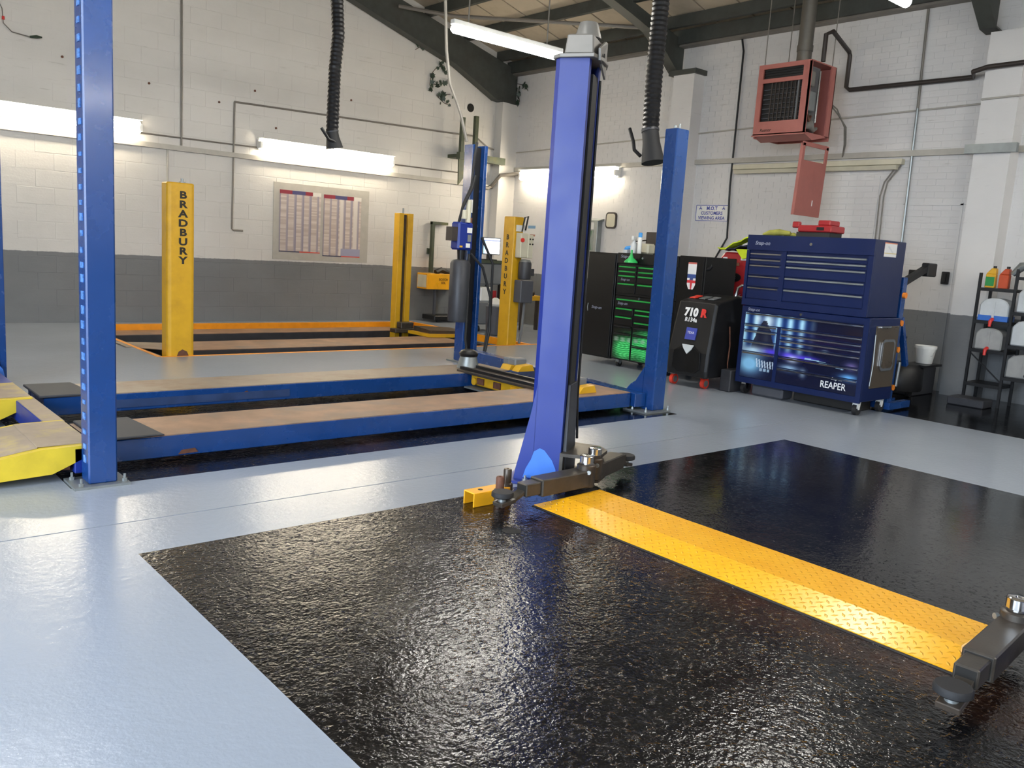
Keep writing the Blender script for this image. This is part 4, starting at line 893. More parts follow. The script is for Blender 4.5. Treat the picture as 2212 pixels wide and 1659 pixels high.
        B(MB().lathe([(.03, .195), (.03, .205), (.041, .206), (.041, pin_h), (.036, pin_h+.004), (.014, pin_h+.004), (.012, pin_h), (.0, pin_h)], cc, 20), 'pivot_pin', 'chrome' if chrome else 'rust', arm_, 0, 'polished pivot pin')
        e = Vector((piv.x, piv.y, .16))-V*.05+U*.03
        B(MB().cyl(e, e-V*.015, .012, n=10), 'grease_nipple', 'galv', arm_)
        return arm_
    if mir: arm('arm', (3.42, 3.255, 0), .65, .83, (2.75, 3.31, 0), .242)
    else: arm('arm', (3.50, 3.31, 0), .62, .79, (2.85, 3.285, 0), .242)
    if not mir: arm('arm', (3.66, 3.40, 0), .70, .82, (4.11, 3.545, 0), .250)
    else: arm('arm', (3.66, 3.40, 0), .70, .82, (4.25, 3.1, 0), .25)
    return T
column(False, 'bright blue lift column standing on the near black bay, left of the yellow plate')
column(True, 'bright blue lift column cut by the right edge, at the near end of the yellow plate')
# stacking adaptors standing by the column
def adaptor(x, y, h, mat, label):
    t = thing('height_adaptor', label, 'adaptor', (x, y, 0))
    MB().lathe([(.030, 0), (.034, .004), (.034, h*.5), (.028, h*.55)], (x, y, 0), 16).build('socket', 'dark_metal', t); MB().lathe([(.024, h*.5), (.024, h*.95), (.02, h), (.008, h), (.007, h-.01), (0, h-.01)], (x, y, 0), 14).build('stub', mat, t)
adaptor(2.965, 3.445, .155, 'rust', 'shorter rusty stacking adaptor standing by the arm pad of the left column')
adaptor(3.055, 3.49, .178, 'dark_metal', 'taller dark stacking adaptor standing by the foot of the left column')
m = MB(); m.box(2.79, 3.05, 3.45, 3.458, 0, .075); m.box(2.79, 3.05, 3.535, 3.543, 0, .075); m.box(2.79, 3.05, 3.45, 3.543, .072, .080)
t = thing('channel_offcut', 'short yellow steel channel lying beside the left column', 'channel', (2.92, 3.5, 0))
m.build('channel', 'yellow_paint', t, bev=.003); MB().cyl((2.87, 3.497, .0801), (2.87, 3.497, .0815), .014, n=12).build('hole', 'hole', t)

# ------------------------------------------------------------------ yellow cross plate
t = thing('cross_plate', 'yellow chequer-plate hump lying across the black bay between the two columns', 'plate', (3.39, 2.2, 0))
A = [(3.115, 1.075), (3.30, .0), (3.50, 0), (3.68, 0)]
zt = .040
b = bmesh.new(); m = MB()
m.quad([(3.115, 1.06, .006), (3.115, 3.32, .006), (3.29, 3.25, zt), (3.29, 1.12, zt)][::-1])
m.quad([(3.29, 1.12, zt), (3.29, 3.25, zt), (3.585, 3.27, zt), (3.585, 1.12, zt)][::-1])
m.quad([(3.585, 1.12, zt), (3.585, 3.27, zt), (3.665, 3.32, .006), (3.665, 1.06, .006)][::-1])
m.quad([(3.115, 3.32, .006), (3.665, 3.32, .006), (3.585, 3.27, zt), (3.29, 3.25, zt)][::-1])
m.quad([(3.115, 1.06, .006), (3.29, 1.12, zt), (3.585, 1.12, zt), (3.665, 1.06, .006)][::-1])
bmesh.ops.remove_doubles(m.b, verts=m.b.verts, dist=.0005)
bmesh.ops.recalc_face_normals(m.b, faces=m.b.faces)
if sum(f.normal.z for f in m.b.faces) < 0: bmesh.ops.reverse_faces(m.b, faces=m.b.faces)
ext = bmesh.ops.solidify(m.b, geom=m.b.faces[:], thickness=.004)
m.build('plate_sheet', 'chequer', t)
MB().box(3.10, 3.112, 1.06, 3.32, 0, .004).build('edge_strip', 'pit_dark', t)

# ------------------------------------------------------------------ drawers helper (fronts face -X; right of front = -Y)
def castor(x, y, h, t, brk, whl='black_rubber', r=None):
    r = r or h*.42
    MB().box(x-.02, x+.02, y-.035, y+.035, h-.012, h).build('castor_plate', brk, t)
    c = MB().prism([(x-.03, y-.022, h-.01), (x+.03, y-.022, h-.01), (x+.012, y-.022, r*.9), (x-.012, y-.022, r*.9)], (0, -.005, 0)).prism([(x-.03, y+.027, h-.01), (x+.03, y+.027, h-.01), (x+.012, y+.027, r*.9), (x-.012, y+.027, r*.9)], (0, -.005, 0))
    c.box(x-.035, x-.03, y-.026, y+.026, r*1.2, h-.008); o = c.build('castor_fork', brk, t)
    MB().cyl((x, y-.02, r), (x, y+.02, r), r, n=18).build('wheel', whl, o)
def drawer(x, ya, yb, z0, z1, t, mat, hmat, art=None, n=(20, 8)):
    if art:
        fn, U0, U1, V0, V1 = art
        d = panel('drawer', (x-.004, ya, z0+.004), (0, -1, 0), (0, 0, 1), ya-yb, z1-z0-.008, fn, t, n[0], n[1], 'print_gloss', .008, U0(ya), U1(yb), V0(z0), V1(z1))
    else: d = MB().box(x-.012, x+.01, yb, ya, z0+.004, z1-.004).build('drawer', mat, t, bev=.002)
    MB().prism([(x-.012, yb+.012, z1-.006), (x-.024, yb+.012, z1-.010), (x-.024, yb+.012, z1-.022), (x-.018, yb+.012, z1-.026), (x-.010, yb+.012, z1-.020)], (0, ya-yb-.024, 0)).build('handle', hmat, d)
    return d

# navy tool cabinet + chest
X = 7.87
C1 = thing('roller_cabinet', 'navy roller cabinet with blue printed drawer fronts, under the navy top chest', 'cabinet', (8.18, 4.61, 0))
cy0, cy1 = 3.90, 5.32
m = MB(); m.box(X, 8.49, cy0, cy1, .14, .955); m.build('body', 'blue_cab', C1, bev=.006)
m = MB(); m.box(X-.018, X, cy0, cy0+.05, .13, .95); m.box(X-.018, X, cy1-.045, cy1, .13, .95); m.box(X-.018, X, cy0+.05, cy1-.045, .13, .19); m.box(X-.018, X, 4.835, 4.875, .19, .76); m.box(X-.018, X, cy0+.05, cy1-.045, .895, .95)
m.build('front_frame', 'blue_cab', C1)
def reaper(u, v):
    c = hexc('0a0f2c')
    # glowing columns of light at the upper left
    g = sm(.34, .62, v)*(1-sm(.5, .66, u))
    st = .5+.5*math.sin(u*62+1.2); c = mixc(c, mixc(hexc('2256b0'), hexc('b4e6fa'), st), g*1.0*(.5+.5*st))
    c = mixc(c, hexc('e4f4fa'), .75*blob(u, v, .22, .9, .06, .16)+.65*blob(u, v, .12, .92, .03, .1))
    # hooded standing shape, dark
    hw = .015+.055*sm(.92, .70, v)+.03*sm(.7, .5, v)
    if .46 < v < .90 and abs(u-.185) < hw: c = mixc(c, hexc('1a1a2c'), .9)
    c = mixc(c, hexc('d0eaf8'), .9*clampf(blob(u, v, .1, .42, .12, .07)))
    c = mixc(c, hexc('8fd0f8'), .9*clampf(1.2*blob(u, v, .08, .22, .11, .16)))
    c = mixc(c, hexc('5440e0'), .95*clampf(blob(u, v, .27, .44, .07, .05)+blob(u, v, .56, .42, .12, .04)+blob(u, v, .42, .42, .05, .05)))
    c = mixc(c, hexc('e8f4fc'), .9*clampf(blob(u, v, .46, .38, .05, .05)))
    c = mixc(c, hexc('9cc0e0'), .9*clampf(blob(u, v, .44, .24, .08, .05)))
    # radiator teeth
    if .14 < u < .32 and .19 < v < .31+.02*math.sin(u*20):
        k = .5+.5*math.sin((u+.1*v)*260); c = mixc(c, hexc('c8d8e8'), .95*sm(.45, .75, k))
    if .18 < u < .27 and .13 < v < .17 and abs(math.sin(u*90)) > .5: c = hexc('8fa8c0')
    c = mixc(c, hexc('24104a'), .5*clampf(blob(u, v, .75, .68, .3, .12)))
    if abs(v-(.36+.06*math.sin(u*5-1.1))) < .008 and .56 < u < .88: c = hexc('9fc4dc')
    c = mixc(c, hexc('9fb8c8'), .8*clampf(blob(u, v, .72, .56, .03, .02)+blob(u, v, .66, .545, .015, .015)+blob(u, v, .56, .20, .025, .06)))
    c = mixc(c, hexc('8a7ab8'), .7*clampf(blob(u, v, .94, .40, .05, .06)))
    c = mixc(c, hexc('6cb4f4'), .95*clampf(blob(u, v, .93, .24, .07, .05)))
    c = mixc(c, hexc('2a1a20'), .6*clampf(blob(u, v, .93, .85, .1, .12)))
    return c
ya, yb, za, zb = 5.275, 3.95, .19, .885
fu = lambda y: (ya-y)/(ya-yb); fv = lambda z: (z-za)/(zb-za)
art = (reaper, fu, fu, fv, fv)
drawer(X, 5.275, 3.95, .765, .888, C1, None, 'chrome', art, (120, 14))
for z0, z1 in ((.703, .762), (.590, .70), (.473, .587), (.19, .47)): drawer(X, 5.275, 4.875, z0, z1, C1, None, 'chrome', art, (60, max(6, int((z1-z0)*130))))
for z0, z1 in ((.700, .762), (.643, .697), (.583, .64), (.468, .58), (.350, .465), (.19, .347)): drawer(X, 4.835, 3.95, z0, z1, C1, None, 'chrome', art, (100, max(6, int((z1-z0)*130))))
text('Snap-on', (X-.0195, 5.25, .905), (0, -1, 0), (0, 0, 1), .045, 'letter_silver', C1, bold=.0008, shear=.25)
text('REAPER', (X-.014, 4.33, .228), (0, -1, 0), (0, 0, 1), .095, 'letter_white', C1, bold=.0008, sx=.85)
text('Snap-on', (X-.014, 4.22, .318), (0, -1, 0), (0, 0, 1), .035, 'letter_white', C1, bold=.001, shear=.25)
MB().cyl((X-.018, 4.62, .92), (X-.03, 4.62, .92), .014, n=12).build('lock', 'chrome', C1)
# side power locker
sd = MB().box(8.0, 8.46, cy0-.012, cy0+.002, .27, .88).build('side_panel', 'smoke', C1, bev=.003)
MB().prism([(x, cy0-.014, z) for x, z in rrect(8.12, 8.39, .44, .75, .05)], (0, -.012, 0)).build('window_frame', 'chrome', sd)
MB().prism([(x, cy0-.026, z) for x, z in rrect(8.145, 8.365, .465, .725, .04)], (0, -.003, 0)).build('window_pane', 'smoke', sd)
MB().box(8.06, 8.25, cy0-.03, cy0-.012, .865, .88).build('handle', 'chrome', C1)
MB().tube([(X+.1, cy0-.02, .80), (X+.1, cy0-.03, .5), (X+.1, cy0-.02, .3)], .006).build('hinge', 'galv', sd)
for x in (7.95, 8.42):
    for y in (3.97, 5.25): castor(x, y, .14, C1, 'white' if y < 4.5 or x > 8.2 else 'chrome')
C2 = thing('top_chest', 'navy top chest with thin drawers stacked on the printed roller cabinet', 'tool chest', (8.18, 4.65, .957))
ty0, ty1 = 3.945, 5.345
MB().box(X+.01, 8.49, ty0, ty1, .957, 1.70).build('body', 'blue_cab', C2, bev=.006)
m = MB(); m.box(X-.01, X+.01, ty0, ty0+.05, .96, 1.54); m.box(X-.01, X+.01, ty1-.035, ty1, .96, 1.54); m.box(X-.01, X+.01, ty0+.05, ty1-.035, .96, 1.03); m.box(X-.01, X+.01, 4.87, 4.92, 1.03, 1.54); m.box(X-.014, X+.012, ty0, ty1, 1.545, 1.70)
m.build('front_frame', 'blue_cab', C2)
for z0, z1 in ((1.46, 1.52), (1.40, 1.457), (1.285, 1.397), (1.165, 1.282), (1.035, 1.162)):
    drawer(X+.008, 5.305, 4.92, z0, z1, C2, 'blue_cab', 'chrome'); drawer(X+.008, 4.87, 4.0, z0, z1, C2, 'blue_cab', 'galv')
text('Snap-on', (X-.0155, 5.25, 1.60), (0, -1, 0), (0, 0, 1), .055, 'letter_silver', C2, bold=.001, shear=.25)
MB().cyl((X-.014, 4.60, 1.625), (X-.026, 4.60, 1.625), .015, n=12).build('lock', 'chrome', C2)
panel('warning_sticker', (8.05, ty0-.0005, 1.545), (1, 0, 0), (0, 0, 1), .25, .135, lambda u, v: hexc('e0845a') if v > .9 else (hexc('c8b040') if .2 < v < .27 else (hexc('c4c8cc') if abs(v-.5-.2*math.sin(u*6)) < .06 and .3 < u < .7 else hexc('dedede'))), C2, 16, 20, 'print', .001)
# things on the chest
t = thing('tool_case', 'red plastic tool case open on top of the navy chest', 'tool case', (8.3, 4.78, 1.702))
MB().box(8.18, 8.42, 4.60, 4.98, 1.702, 1.76).build('tray', 'pit_dark', t); MB().box(8.16, 8.44, 4.58, 4.96, 1.76, 1.83).build('case', 'red', t, bev=.01)
MB().box(8.2, 8.4, 4.62, 4.76, 1.83, 1.885).build('case_block', 'red', t, bev=.01); MB().box(8.16, 8.22, 4.95, 5.03, 1.80, 1.865).build('catch', 'red', t, bev=.01)
MB().box(8.154, 8.16, 4.66, 4.74, 1.78, 1.81).build('recess', 'black', t)
MB().tube([(8.1, 5.33, 1.715), (8.12, 5.26, 1.735), (8.15, 5.16, 1.745), (8.18, 5.05, 1.74)], [.012, .032, .036, .02], 10).build('work_glove', 'khaki', None, None, 'yellow khaki work glove lying at the left on the navy chest', 'glove')
MB().tube([(8.26, 5.16, 1.722), (8.25, 5.10, 1.725), (8.25, 5.05, 1.728), (8.25, 5.0, 1.717)], [.018, .022, .024, .012], 10).build('work_glove', 'khaki', None, None, 'yellow khaki work glove lying against the red tool case', 'glove')

# black and green cabinet set
GX = 8.02
G = thing('roller_cabinet', 'black roller cabinet with green trimmed and green printed drawers behind the blue ramp post', 'cabinet', (8.3, 6.85, 0))
gy0, gy1 = 6.36, 7.32
MB().box(GX, 8.6, gy0, gy1, .095, .90).build('body', 'black_cab', G, bev=.004)
def gart(u, v):
    c = hexc('0c0f0c')
    g = clampf(1.3*blob(u, v, .72, .45, .33, .45)+1.0*blob(u, v, .2, .3, .18, .32))
    st = .5+.5*math.sin(v*95+6*math.sin(u*9)); tex = .5+.5*math.sin(u*80+8*math.sin(v*12))
    c = mixc(c, mixc(hexc('1a8a3c'), hexc('6cff96'), st*.6+tex*.3), clampf(g*1.3))
    if abs((u-.72)**2*3+(v-.2)**2-.07) < .022 and u > .62: c = hexc('a8a8b0')
    if .54 < v < .66 and (u < .33 or u > .37): c = mixc(c, hexc('a8b0a8'), .6*abs(math.sin(u*26)))
    if v > .86 and not (.14 < u < .24): c = mixc(c, hexc('0c0f0c'), .8*(1-sm(.36, .5, u)))
    return c
gfu = lambda y: (7.29-y)/.9; gfv = lambda z: (z-.11)/.42; gr = (gart, gfu, gfu, gfv, gfv)
drawer(GX, 7.29, 6.39, .755, .868, G, 'black_cab', 'green_trim')
drawer(GX, 7.29, 7.0, .65, .752, G, 'black_cab', 'green_trim'); drawer(GX, 7.29, 7.0, .535, .647, G, 'black_cab', 'green_trim')
for z0, z1 in ((.70, .752), (.60, .697), (.54, .597)): drawer(GX, 6.97, 6.39, z0, z1, G, 'black_cab', 'green_trim')
for z0, z1 in ((.44, .53), (.11, .437)): drawer(GX, 7.29, 7.0, z0, z1, G, None, 'black', gr, (36, int((z1-z0)*150)))
for z0, z1 in ((.44, .53), (.30, .437), (.11, .297)): drawer(GX, 6.97, 6.39, z0, z1, G, None, 'black', gr, (60, int((z1-z0)*150)))
text('Snap-on', (GX-.014, 7.26, .79), (0, -1, 0), (0, 0, 1), .05, 'letter_silver', G, shear=.25)
MB().cyl((GX-.012, 6.90, .915-.03), (GX-.03, 6.90, .885), .014, n=10).build('lock', 'chrome', G)
for x in (8.1, 8.52):
    for y in (6.45, 7.24): castor(x, y, .095, G, 'galv')
GT = thing('top_chest', 'black top chest with green trimmed drawers on the black roller cabinet', 'tool chest', (8.3, 6.85, .902))
MB().box(GX, 8.6, gy0, gy1, .902, 1.43).build('body', 'black_cab', GT, bev=.004)
MB().box(GX-.014, GX+.0, gy0, gy1, 1.30, 1.43).build('lid_front', 'black_cab', GT, bev=.003)
for z0, z1 in ((1.22, 1.275), (1.165, 1.217), (1.065, 1.162), (.93, 1.062)): drawer(GX, 7.29, 7.0, z0, z1, GT, 'black_cab', 'green_trim'); drawer(GX, 6.97, 6.39, z0, z1, GT, 'black_cab', 'green_trim')
text('Snap-on', (GX-.015, 7.27, 1.37), (0, -1, 0), (0, 0, 1), .055, 'letter_silver', GT, shear=.25)
text('Snap-on', (GX-.014, 7.24, 1.09), (0, -1, 0), (0, 0, 1), .045, 'letter_silver', GT, shear=.25)
MB().cyl((GX-.014, 6.90, 1.375), (GX-.03, 6.90, 1.375), .014, n=10).build('lock', 'chrome', GT)
SL = thing('side_locker', 'plain tall black locker at the left end of the black tool cabinet', 'locker', (8.3, 7.58, .05))
MB().box(GX-.01, 8.6, 7.33, 7.83, .085, 1.42).build('body', 'black_cab', SL, bev=.006); MB().box(GX-.022, GX-.01, 7.35, 7.81, .11, 1.40).build('door', 'black_cab', SL, bev=.003)
text('Snap-on', (GX-.0235, 7.70, .70), (0, -1, 0), (0, 0, 1), .055, 'letter_silver', SL, shear=.25)
MB().tube([(GX-.024, 7.76, .66), (GX-.034, 7.76, .71), (GX-.024, 7.76, .76)], .006).build('handle', 'galv', SL)
SR = thing('side_locker', 'black locker at the right end of the black tool cabinet, with a shield sticker', 'locker', (8.3, 6.16, .6))
MB().box(GX-.01, 8.6, 5.97, 6.35, .085, 1.44).build('body', 'black_cab', SR, bev=.006); MB().box(GX-.022, GX-.01, 5.99, 6.33, .60, 1.42).build('door', 'black_cab', SR, bev=.003)
def shield(u, v):
    if v > .75: return hexc('e0dedc') if v < .95 else hexc('c86a60')
    if v > .55: return hexc('dcdcdc')
    if v > .42: return hexc('38508c')
    if v > .33: return hexc('dcdcdc') if abs(u-.5) > .2 else hexc('3a4a7a')
    return hexc('c8323a') if (v > .24 or abs(u-.5) < .14) else hexc('e4dede')
sp = panel('shield_sticker', (GX-.0225, 6.205, 1.06), (0, -1, 0), (0, 0, 1), .12, .31, shield, SR, 12, 40, 'print', .001)
for v_ in sp.data.vertices:
    z = v_.co.z+SR.location.z
    if z < 1.12: k = math.sqrt(max(.02, (z-1.04)/.08)); yc = 6.145-SR.location.y; v_.co.y = yc+(v_.co.y-yc)*min(1, k)
MB().tube([(GX+.02, 5.972, 1.30), (GX+.02, 5.93, 1.31), (GX+.01, 5.90, 1.34), (GX+.01, 5.90, 1.36)], [.02, .02, .014, .008], 8).build('hook', 'black', SR)
# things on the black chest
t = thing('spray_bottle', 'white spray bottle on the black top chest', 'bottle', (8.12, 7.17, 1.431))
MB().lathe([(.038, 0), (.042, .004), (.042, .11), (.018, .145), (.016, .16)], (8.12, 7.17, 1.431), 16).build('bottle_body', 'clear_jug', t); MB().box(8.08, 8.15, 7.155, 7.185, 1.59, 1.645).build('trigger_head', 'white', t, bev=.006)
t = thing('spray_can', 'slim white can with a blue cap on the black top chest', 'can', (8.1, 7.06, 1.431))
MB().lathe([(.026, 0), (.028, .003), (.028, .19), (.02, .20)], (8.1, 7.06, 1.431), 16).build('can_body', 'white', t); MB().lathe([(.02, .198), (.024, .202), (.024, .25), (.018, .256), (0, .256)], (8.1, 7.06, 1.431), 16).build('cap', 'light_blue', t)
t = thing('funnel', 'bright green funnel held against the lid of the black top chest', 'funnel', (GX-.06, 7.02, 1.31))
MB().lathe([(.085, 1.315), (.08, 1.335), (.03, 1.375), (.014, 1.42), (.012, 1.47), (.006, 1.47)], (GX-.10, 7.02, 0), 18).build('cone', 'green', t); MB().box(GX-.03, GX-.013, 7.0, 7.04, 1.34, 1.37).build('magnet', 'black', t)
t = thing('glove_box', 'pale box with light blue gloves on the left of the black chest', 'box', (8.15, 7.33, 1.431))
MB().box(8.08, 8.2, 7.24, 7.31, 1.431, 1.47).build('carton', 'clear_jug', t); MB().tube([(8.1, 7.31, 1.45), (8.1, 7.27, 1.49), (8.12, 7.23, 1.50), (8.1, 7.18, 1.47)], [.012, .025, .025, .01], 8).build('glove', 'light_blue', t)
t = thing('jerry_can', 'cream jerry can with a black handle on the black chest', 'can', (8.3, 7.2, 1.431))
MB().box(8.25, 8.4, 7.05, 7.29, 1.431, 1.56).build('can_body', 'cream', t, bev=.02); MB().tube([(8.25, 7.29, 1.45), (8.24, 7.28, 1.58), (8.24, 7.08, 1.60)], .008).build('handle', 'black', t)
t = thing('black_case', 'black instrument case standing upright at the back of the black chest', 'case', (8.45, 7.05, 1.431))
MB().box(8.42, 8.52, 6.88, 7.25, 1.431, 1.71).build('case_shell', 'pipe_dark', t, bev=.01); MB().box(8.412, 8.42, 7.0, 7.08, 1.55, 1.58).build('latch', 'black', t)

# air conditioning service machine
AX = 7.60
a = thing('service_machine', 'black wheeled air-conditioning service machine between the ramp post and the navy cabinet', 'machine', (7.9, 5.78, 0))
def mc(x, y, z): return (x, y, z)
yA, yB = 6.06, 5.50
prof = [(AX-.02, .13), (AX-.03, .20), (AX-.02, .40), (AX+.02, .62), (AX+.05, .80), (AX+.08, .94), (AX+.14, .965), (AX+.50, 1.03), (AX+.56, 1.00), (AX+.60, .80), (AX+.60, .14)]
m = MB(); m.rings([[(x, y, z) for x, z in prof] for y in (yB, yB+.03, yA-.03, yA)]); m.smooth = False
for v_ in m.b.verts:
    if abs(v_.co.y-yA) < .001 or abs(v_.co.y-yB) < .001:
        v_.co.x = AX+.3+(v_.co.x-AX-.3)*.94; v_.co.z = .55+(v_.co.z-.55)*.97
    k = .92+.08*sm(1.0, .4, v_.co.z); v_.co.y = 5.78+(v_.co.y-5.78)*k
    if v_.co.x > 7.9: v_.co.y = min(v_.co.y, 5.955)
m.build('shell', 'black', a, bev=.01)
fx = lambda z: (AX-.03 if z < .4 else AX-.02+(z-.4)*.185)
m = MB(); m.prism([(fx(.38)-.01, 5.96, .40), (fx(.38)-.01, 5.97, .22), (fx(.2)-.01, 5.90, .17), (fx(.2)-.01, 5.66, .17), (fx(.2)-.01, 5.59, .22), (fx(.38)-.01, 5.60, .40), (fx(.42)-.012, 5.72, .47), (fx(.42)-.012, 5.84, .47)], (.02, 0, 0)); m.build('lower_cover', 'black_cab', a, bev=.004)
MB().prism([(fx(.45)-.022, 5.86, .475), (fx(.45)-.022, 5.70, .475), (fx(.45)-.022, 5.72, .43), (fx(.4)-.022, 5.78, .37), (fx(.45)-.022, 5.84, .43)], (.012, 0, 0)).build('badge', 'clear_jug', a, bev=.003)
MB().hexa([(fx(.52)-.012, 5.71, .53), (fx(.52)-.012, 5.85, .53), (fx(.52)+.01, 5.85, .53), (fx(.52)+.01, 5.71, .53), (fx(.66)-.012, 5.71, .66), (fx(.66)-.012, 5.85, .66), (fx(.66)+.01, 5.85, .66), (fx(.66)+.01, 5.71, .66)]).build('label_plate', 'letter_blue', a)
text('TEXA', (fx(.6)-.014, 5.83, .595), (0, -1, 0), (.18, 0, 1), .038, 'letter_white', a)
text('710', (fx(.80)-.016, 5.92, .79), (0, -1, 0), (.2, 0, 1), .12, 'letter_white', a, bold=.007, sx=1.0)
text('R', (fx(.80)-.016, 5.70, .79), (0, -1, 0), (.2, 0, 1), .12, 'letter_red', a, bold=.007, sx=1.0)
text('R134a', (fx(.74)-.014, 5.90, .725), (0, -1, 0), (.2, 0, 1), .065, 'letter_white', a, bold=.002)
for y, z_, mt in ((5.93, 0, 'red_wheel'), (5.80, 0, 'galv'), (5.68, 0, 'grey_plastic')):
    MB().hexa([(AX+.17, y-.04, .976), (AX+.17, y+.04, .976), (AX+.30, y+.04, 1.0), (AX+.30, y-.04, 1.0), (AX+.17, y-.04, .984), (AX+.17, y+.04, .984), (AX+.30, y+.04, 1.008), (AX+.30, y-.04, 1.008)]).build('control_button', mt, a)
MB().tube([(AX+.52, 5.62, .95), (AX+.54, 5.60, 1.12), (AX+.58, 5.58, 1.15), (AX+.62, 5.46, 1.15), (AX+.62, 5.42, 1.12), (AX+.60, 5.42, .90), (AX+.58, 5.44, .72)], .016, 8).tube([(AX+.54, 5.60, 1.02), (AX+.60, 5.43, 1.02)], .012).build('push_handle', 'chrome', a)
MB().tube([(AX+.3, 5.49, .7), (AX+.31, 5.47, .5), (AX+.3, 5.47, .3), (AX+.33, 5.48, .22)], .008, 6).build('service_hose', 'rust', a)
for x, y in ((7.66, 6.0), (7.72, 5.62), (8.1, 5.90), (8.12, 5.62)):
    q = MB().box(x-.03, x+.03, y-.035, y+.035, .115, .135).build('castor_plate', 'galv', a)
    MB().cyl((x, y-.02, .058), (x, y+.02, .058), .058, n=20).build('wheel', 'red_wheel', a); MB().cyl((x, y-.024, .058), (x, y+.024, .058), .036, n=16).build('wheel_hub', 'galv', a)
MB().box(7.80, 8.22, 5.345, 5.48, .0, .24).build('battery_box', 'carriage', None, None, 'dark grey box on the floor between the service machine and the navy cabinet', 'box', bev=.01)
t = thing('foam_block', 'long grey block lying under the navy roller cabinet', 'block', (8.0, 5.0, 0))
MB().box(7.93, 8.15, 4.78, 5.16, .002, .12).build('block', 'grey_box', t, bev=.02)
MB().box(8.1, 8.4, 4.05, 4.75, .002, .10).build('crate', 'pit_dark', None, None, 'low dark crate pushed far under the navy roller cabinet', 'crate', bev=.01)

# red unit behind
t = thing('red_cabinet', 'tall red machine with a dark oval badge behind the service machine', 'machine', (8.85, 6.15, 0))
MB().prism([(8.8, 5.86, .05), (8.8, 6.42, .05), (8.8, 6.36, 1.45), (8.8, 6.30, 1.52), (8.8, 5.98, 1.52), (8.8, 5.92, 1.45)], (.45, 0, 0)).build('body', 'red', t, bev=.02)
MB().prism([(8.794, 6.13+.10*math.cos(R(k*24)), 1.22+.055*math.sin(R(k*24))) for k in range(15)], (.01, 0, 0)).build('badge', 'black', t)
text('RAC', (8.79, 6.19, 1.205), (0, -1, 0), (0, 0, 1), .045, 'letter_silver', t)
text('MAX', (8.797, 6.18, .97), (0, -1, 0), (0, 0, 1), .08, 'letter_silver', t)
for y, z, mt, s_ in ((6.28, 1.44, 'letter_white', .03), (6.02, 1.45, 'letter_white', .035), (6.1, 1.38, 'cardboard', .03)): MB().box(8.792, 8.8, y-s_, y+s_, z-s_*.6, z+s_*.6).build('sticker', mt, t)
MB().box(8.7, 8.78, 6.34, 6.62, .55, 1.24).build('cardboard_sheet', 'cardboard', None, None, 'brown cardboard sheet standing left of the red machine', 'cardboard')
t = thing('jacket', 'fluorescent yellow and navy jacket thrown over the red machine', 'clothing', (8.85, 6.1, 1.53))
m = MB(); rr = random.Random(3)
def cloth(m, x0, x1, ya_, yb_, f, nx=5, ny=9):
    for i in range(nx):
        for j_ in range(ny):
            p = []
            for di, dj in ((0, 0), (1, 0), (1, 1), (0, 1)):
                x = x0+(x1-x0)*(i+di)/nx; y = ya_+(yb_-ya_)*(j_+dj)/ny; p.append((x, y, f(x, y)))
            m.quad(p)
    bmesh.ops.remove_doubles(m.b, verts=m.b.verts, dist=.0005); bmesh.ops.recalc_face_normals(m.b, faces=m.b.faces)
    bmesh.ops.solidify(m.b, geom=m.b.faces[:], thickness=.012); m.smooth = True
f1 = lambda x, y: 1.56+.14*sm(6.35, 5.95, y)+.014*math.sin(x*40+y*30)
m = MB(); cloth(m, 8.76, 8.95, 5.90, 6.38, f1); m.build('yellow_sleeve', 'hivis', t)
f2 = lambda x, y: 1.535+.07*sm(6.3, 5.9, y)+.01*math.sin(x*30+y*40)
m = MB(); cloth(m, 8.74, 9.1, 5.88, 6.25, f2); m.build('navy_body', 'navy_cloth', t)
MB().prism([(8.77, 6.12, 1.56), (8.77, 5.90, 1.56), (8.78, 5.92, 1.47), (8.78, 6.02, 1.44)], (-.012, 0, 0)).build('yellow_tail', 'hivis', t, bev=.004)
MB().box(8.79, 8.795, 5.93, 6.03, 1.43, 1.50).build('white_label', 'white', t)

# ------------------------------------------------------------------ things right of the navy cabinet
t = thing('engine_crane', 'blue folding crane upright with orange knobs behind the navy cabinet', 'crane', (8.62, 4.02, 0))
MB().box(8.575, 8.66, 3.96, 4.05, .04, 1.36).build('upright', 'blue_lift', t, bev=.006)
MB().box(8.5, 8.95, 3.9, 3.97, .02, .09).build('leg', 'blue_lift', t); MB().box(8.5, 8.95, 4.06, 4.13, .02, .09).build('leg', 'blue_lift', t)
MB().bar((8.63, 4.0, 1.3), (9.1, 3.98, 1.47), .06, .06).build('boom', 'black', t)
MB().bar((8.66, 3.98, .95), (8.9, 3.98, .45), .05, .05).build('ram', 'blue_lift', t)
MB().cyl((8.66, 3.94, .25), (8.68, 3.94, .5), .014).build('tie_rod', 'galv', t)
for z in (1.18, .90, .63, .24): MB().cyl((8.60, 3.96, z), (8.60, 3.93, z), .03, n=12).build('knob', 'orange_knob', t)
MB().box(9.05, 9.25, 3.94, 4.02, 1.38, 1.52).build('boom_head', 'black', t, bev=.01)
t = thing('waste_drainer', 'dark wheeled oil drainer beyond the blue crane upright', 'drainer', (9.6, 4.2, 0))
MB().lathe([(.1, .08), (.24, .1), (.25, .14), (.25, .34), (.2, .40), (.05, .41)], (9.62, 4.35, 0), 22).build('tank', 'black', t)
MB().cyl((9.55, 4.45, .3), (9.55, 4.45, .82), .03).build('mast', 'navy_cloth', t); MB().lathe([(.03, .62), (.16, .66), (.17, .70), (.15, .70), (.04, .66)], (9.5, 4.45, 0), 18).build('bowl', 'navy_cloth', t)
MB().box(9.62, 10.05, 4.08, 4.34, .375, .40).build('tray', 'black', t)
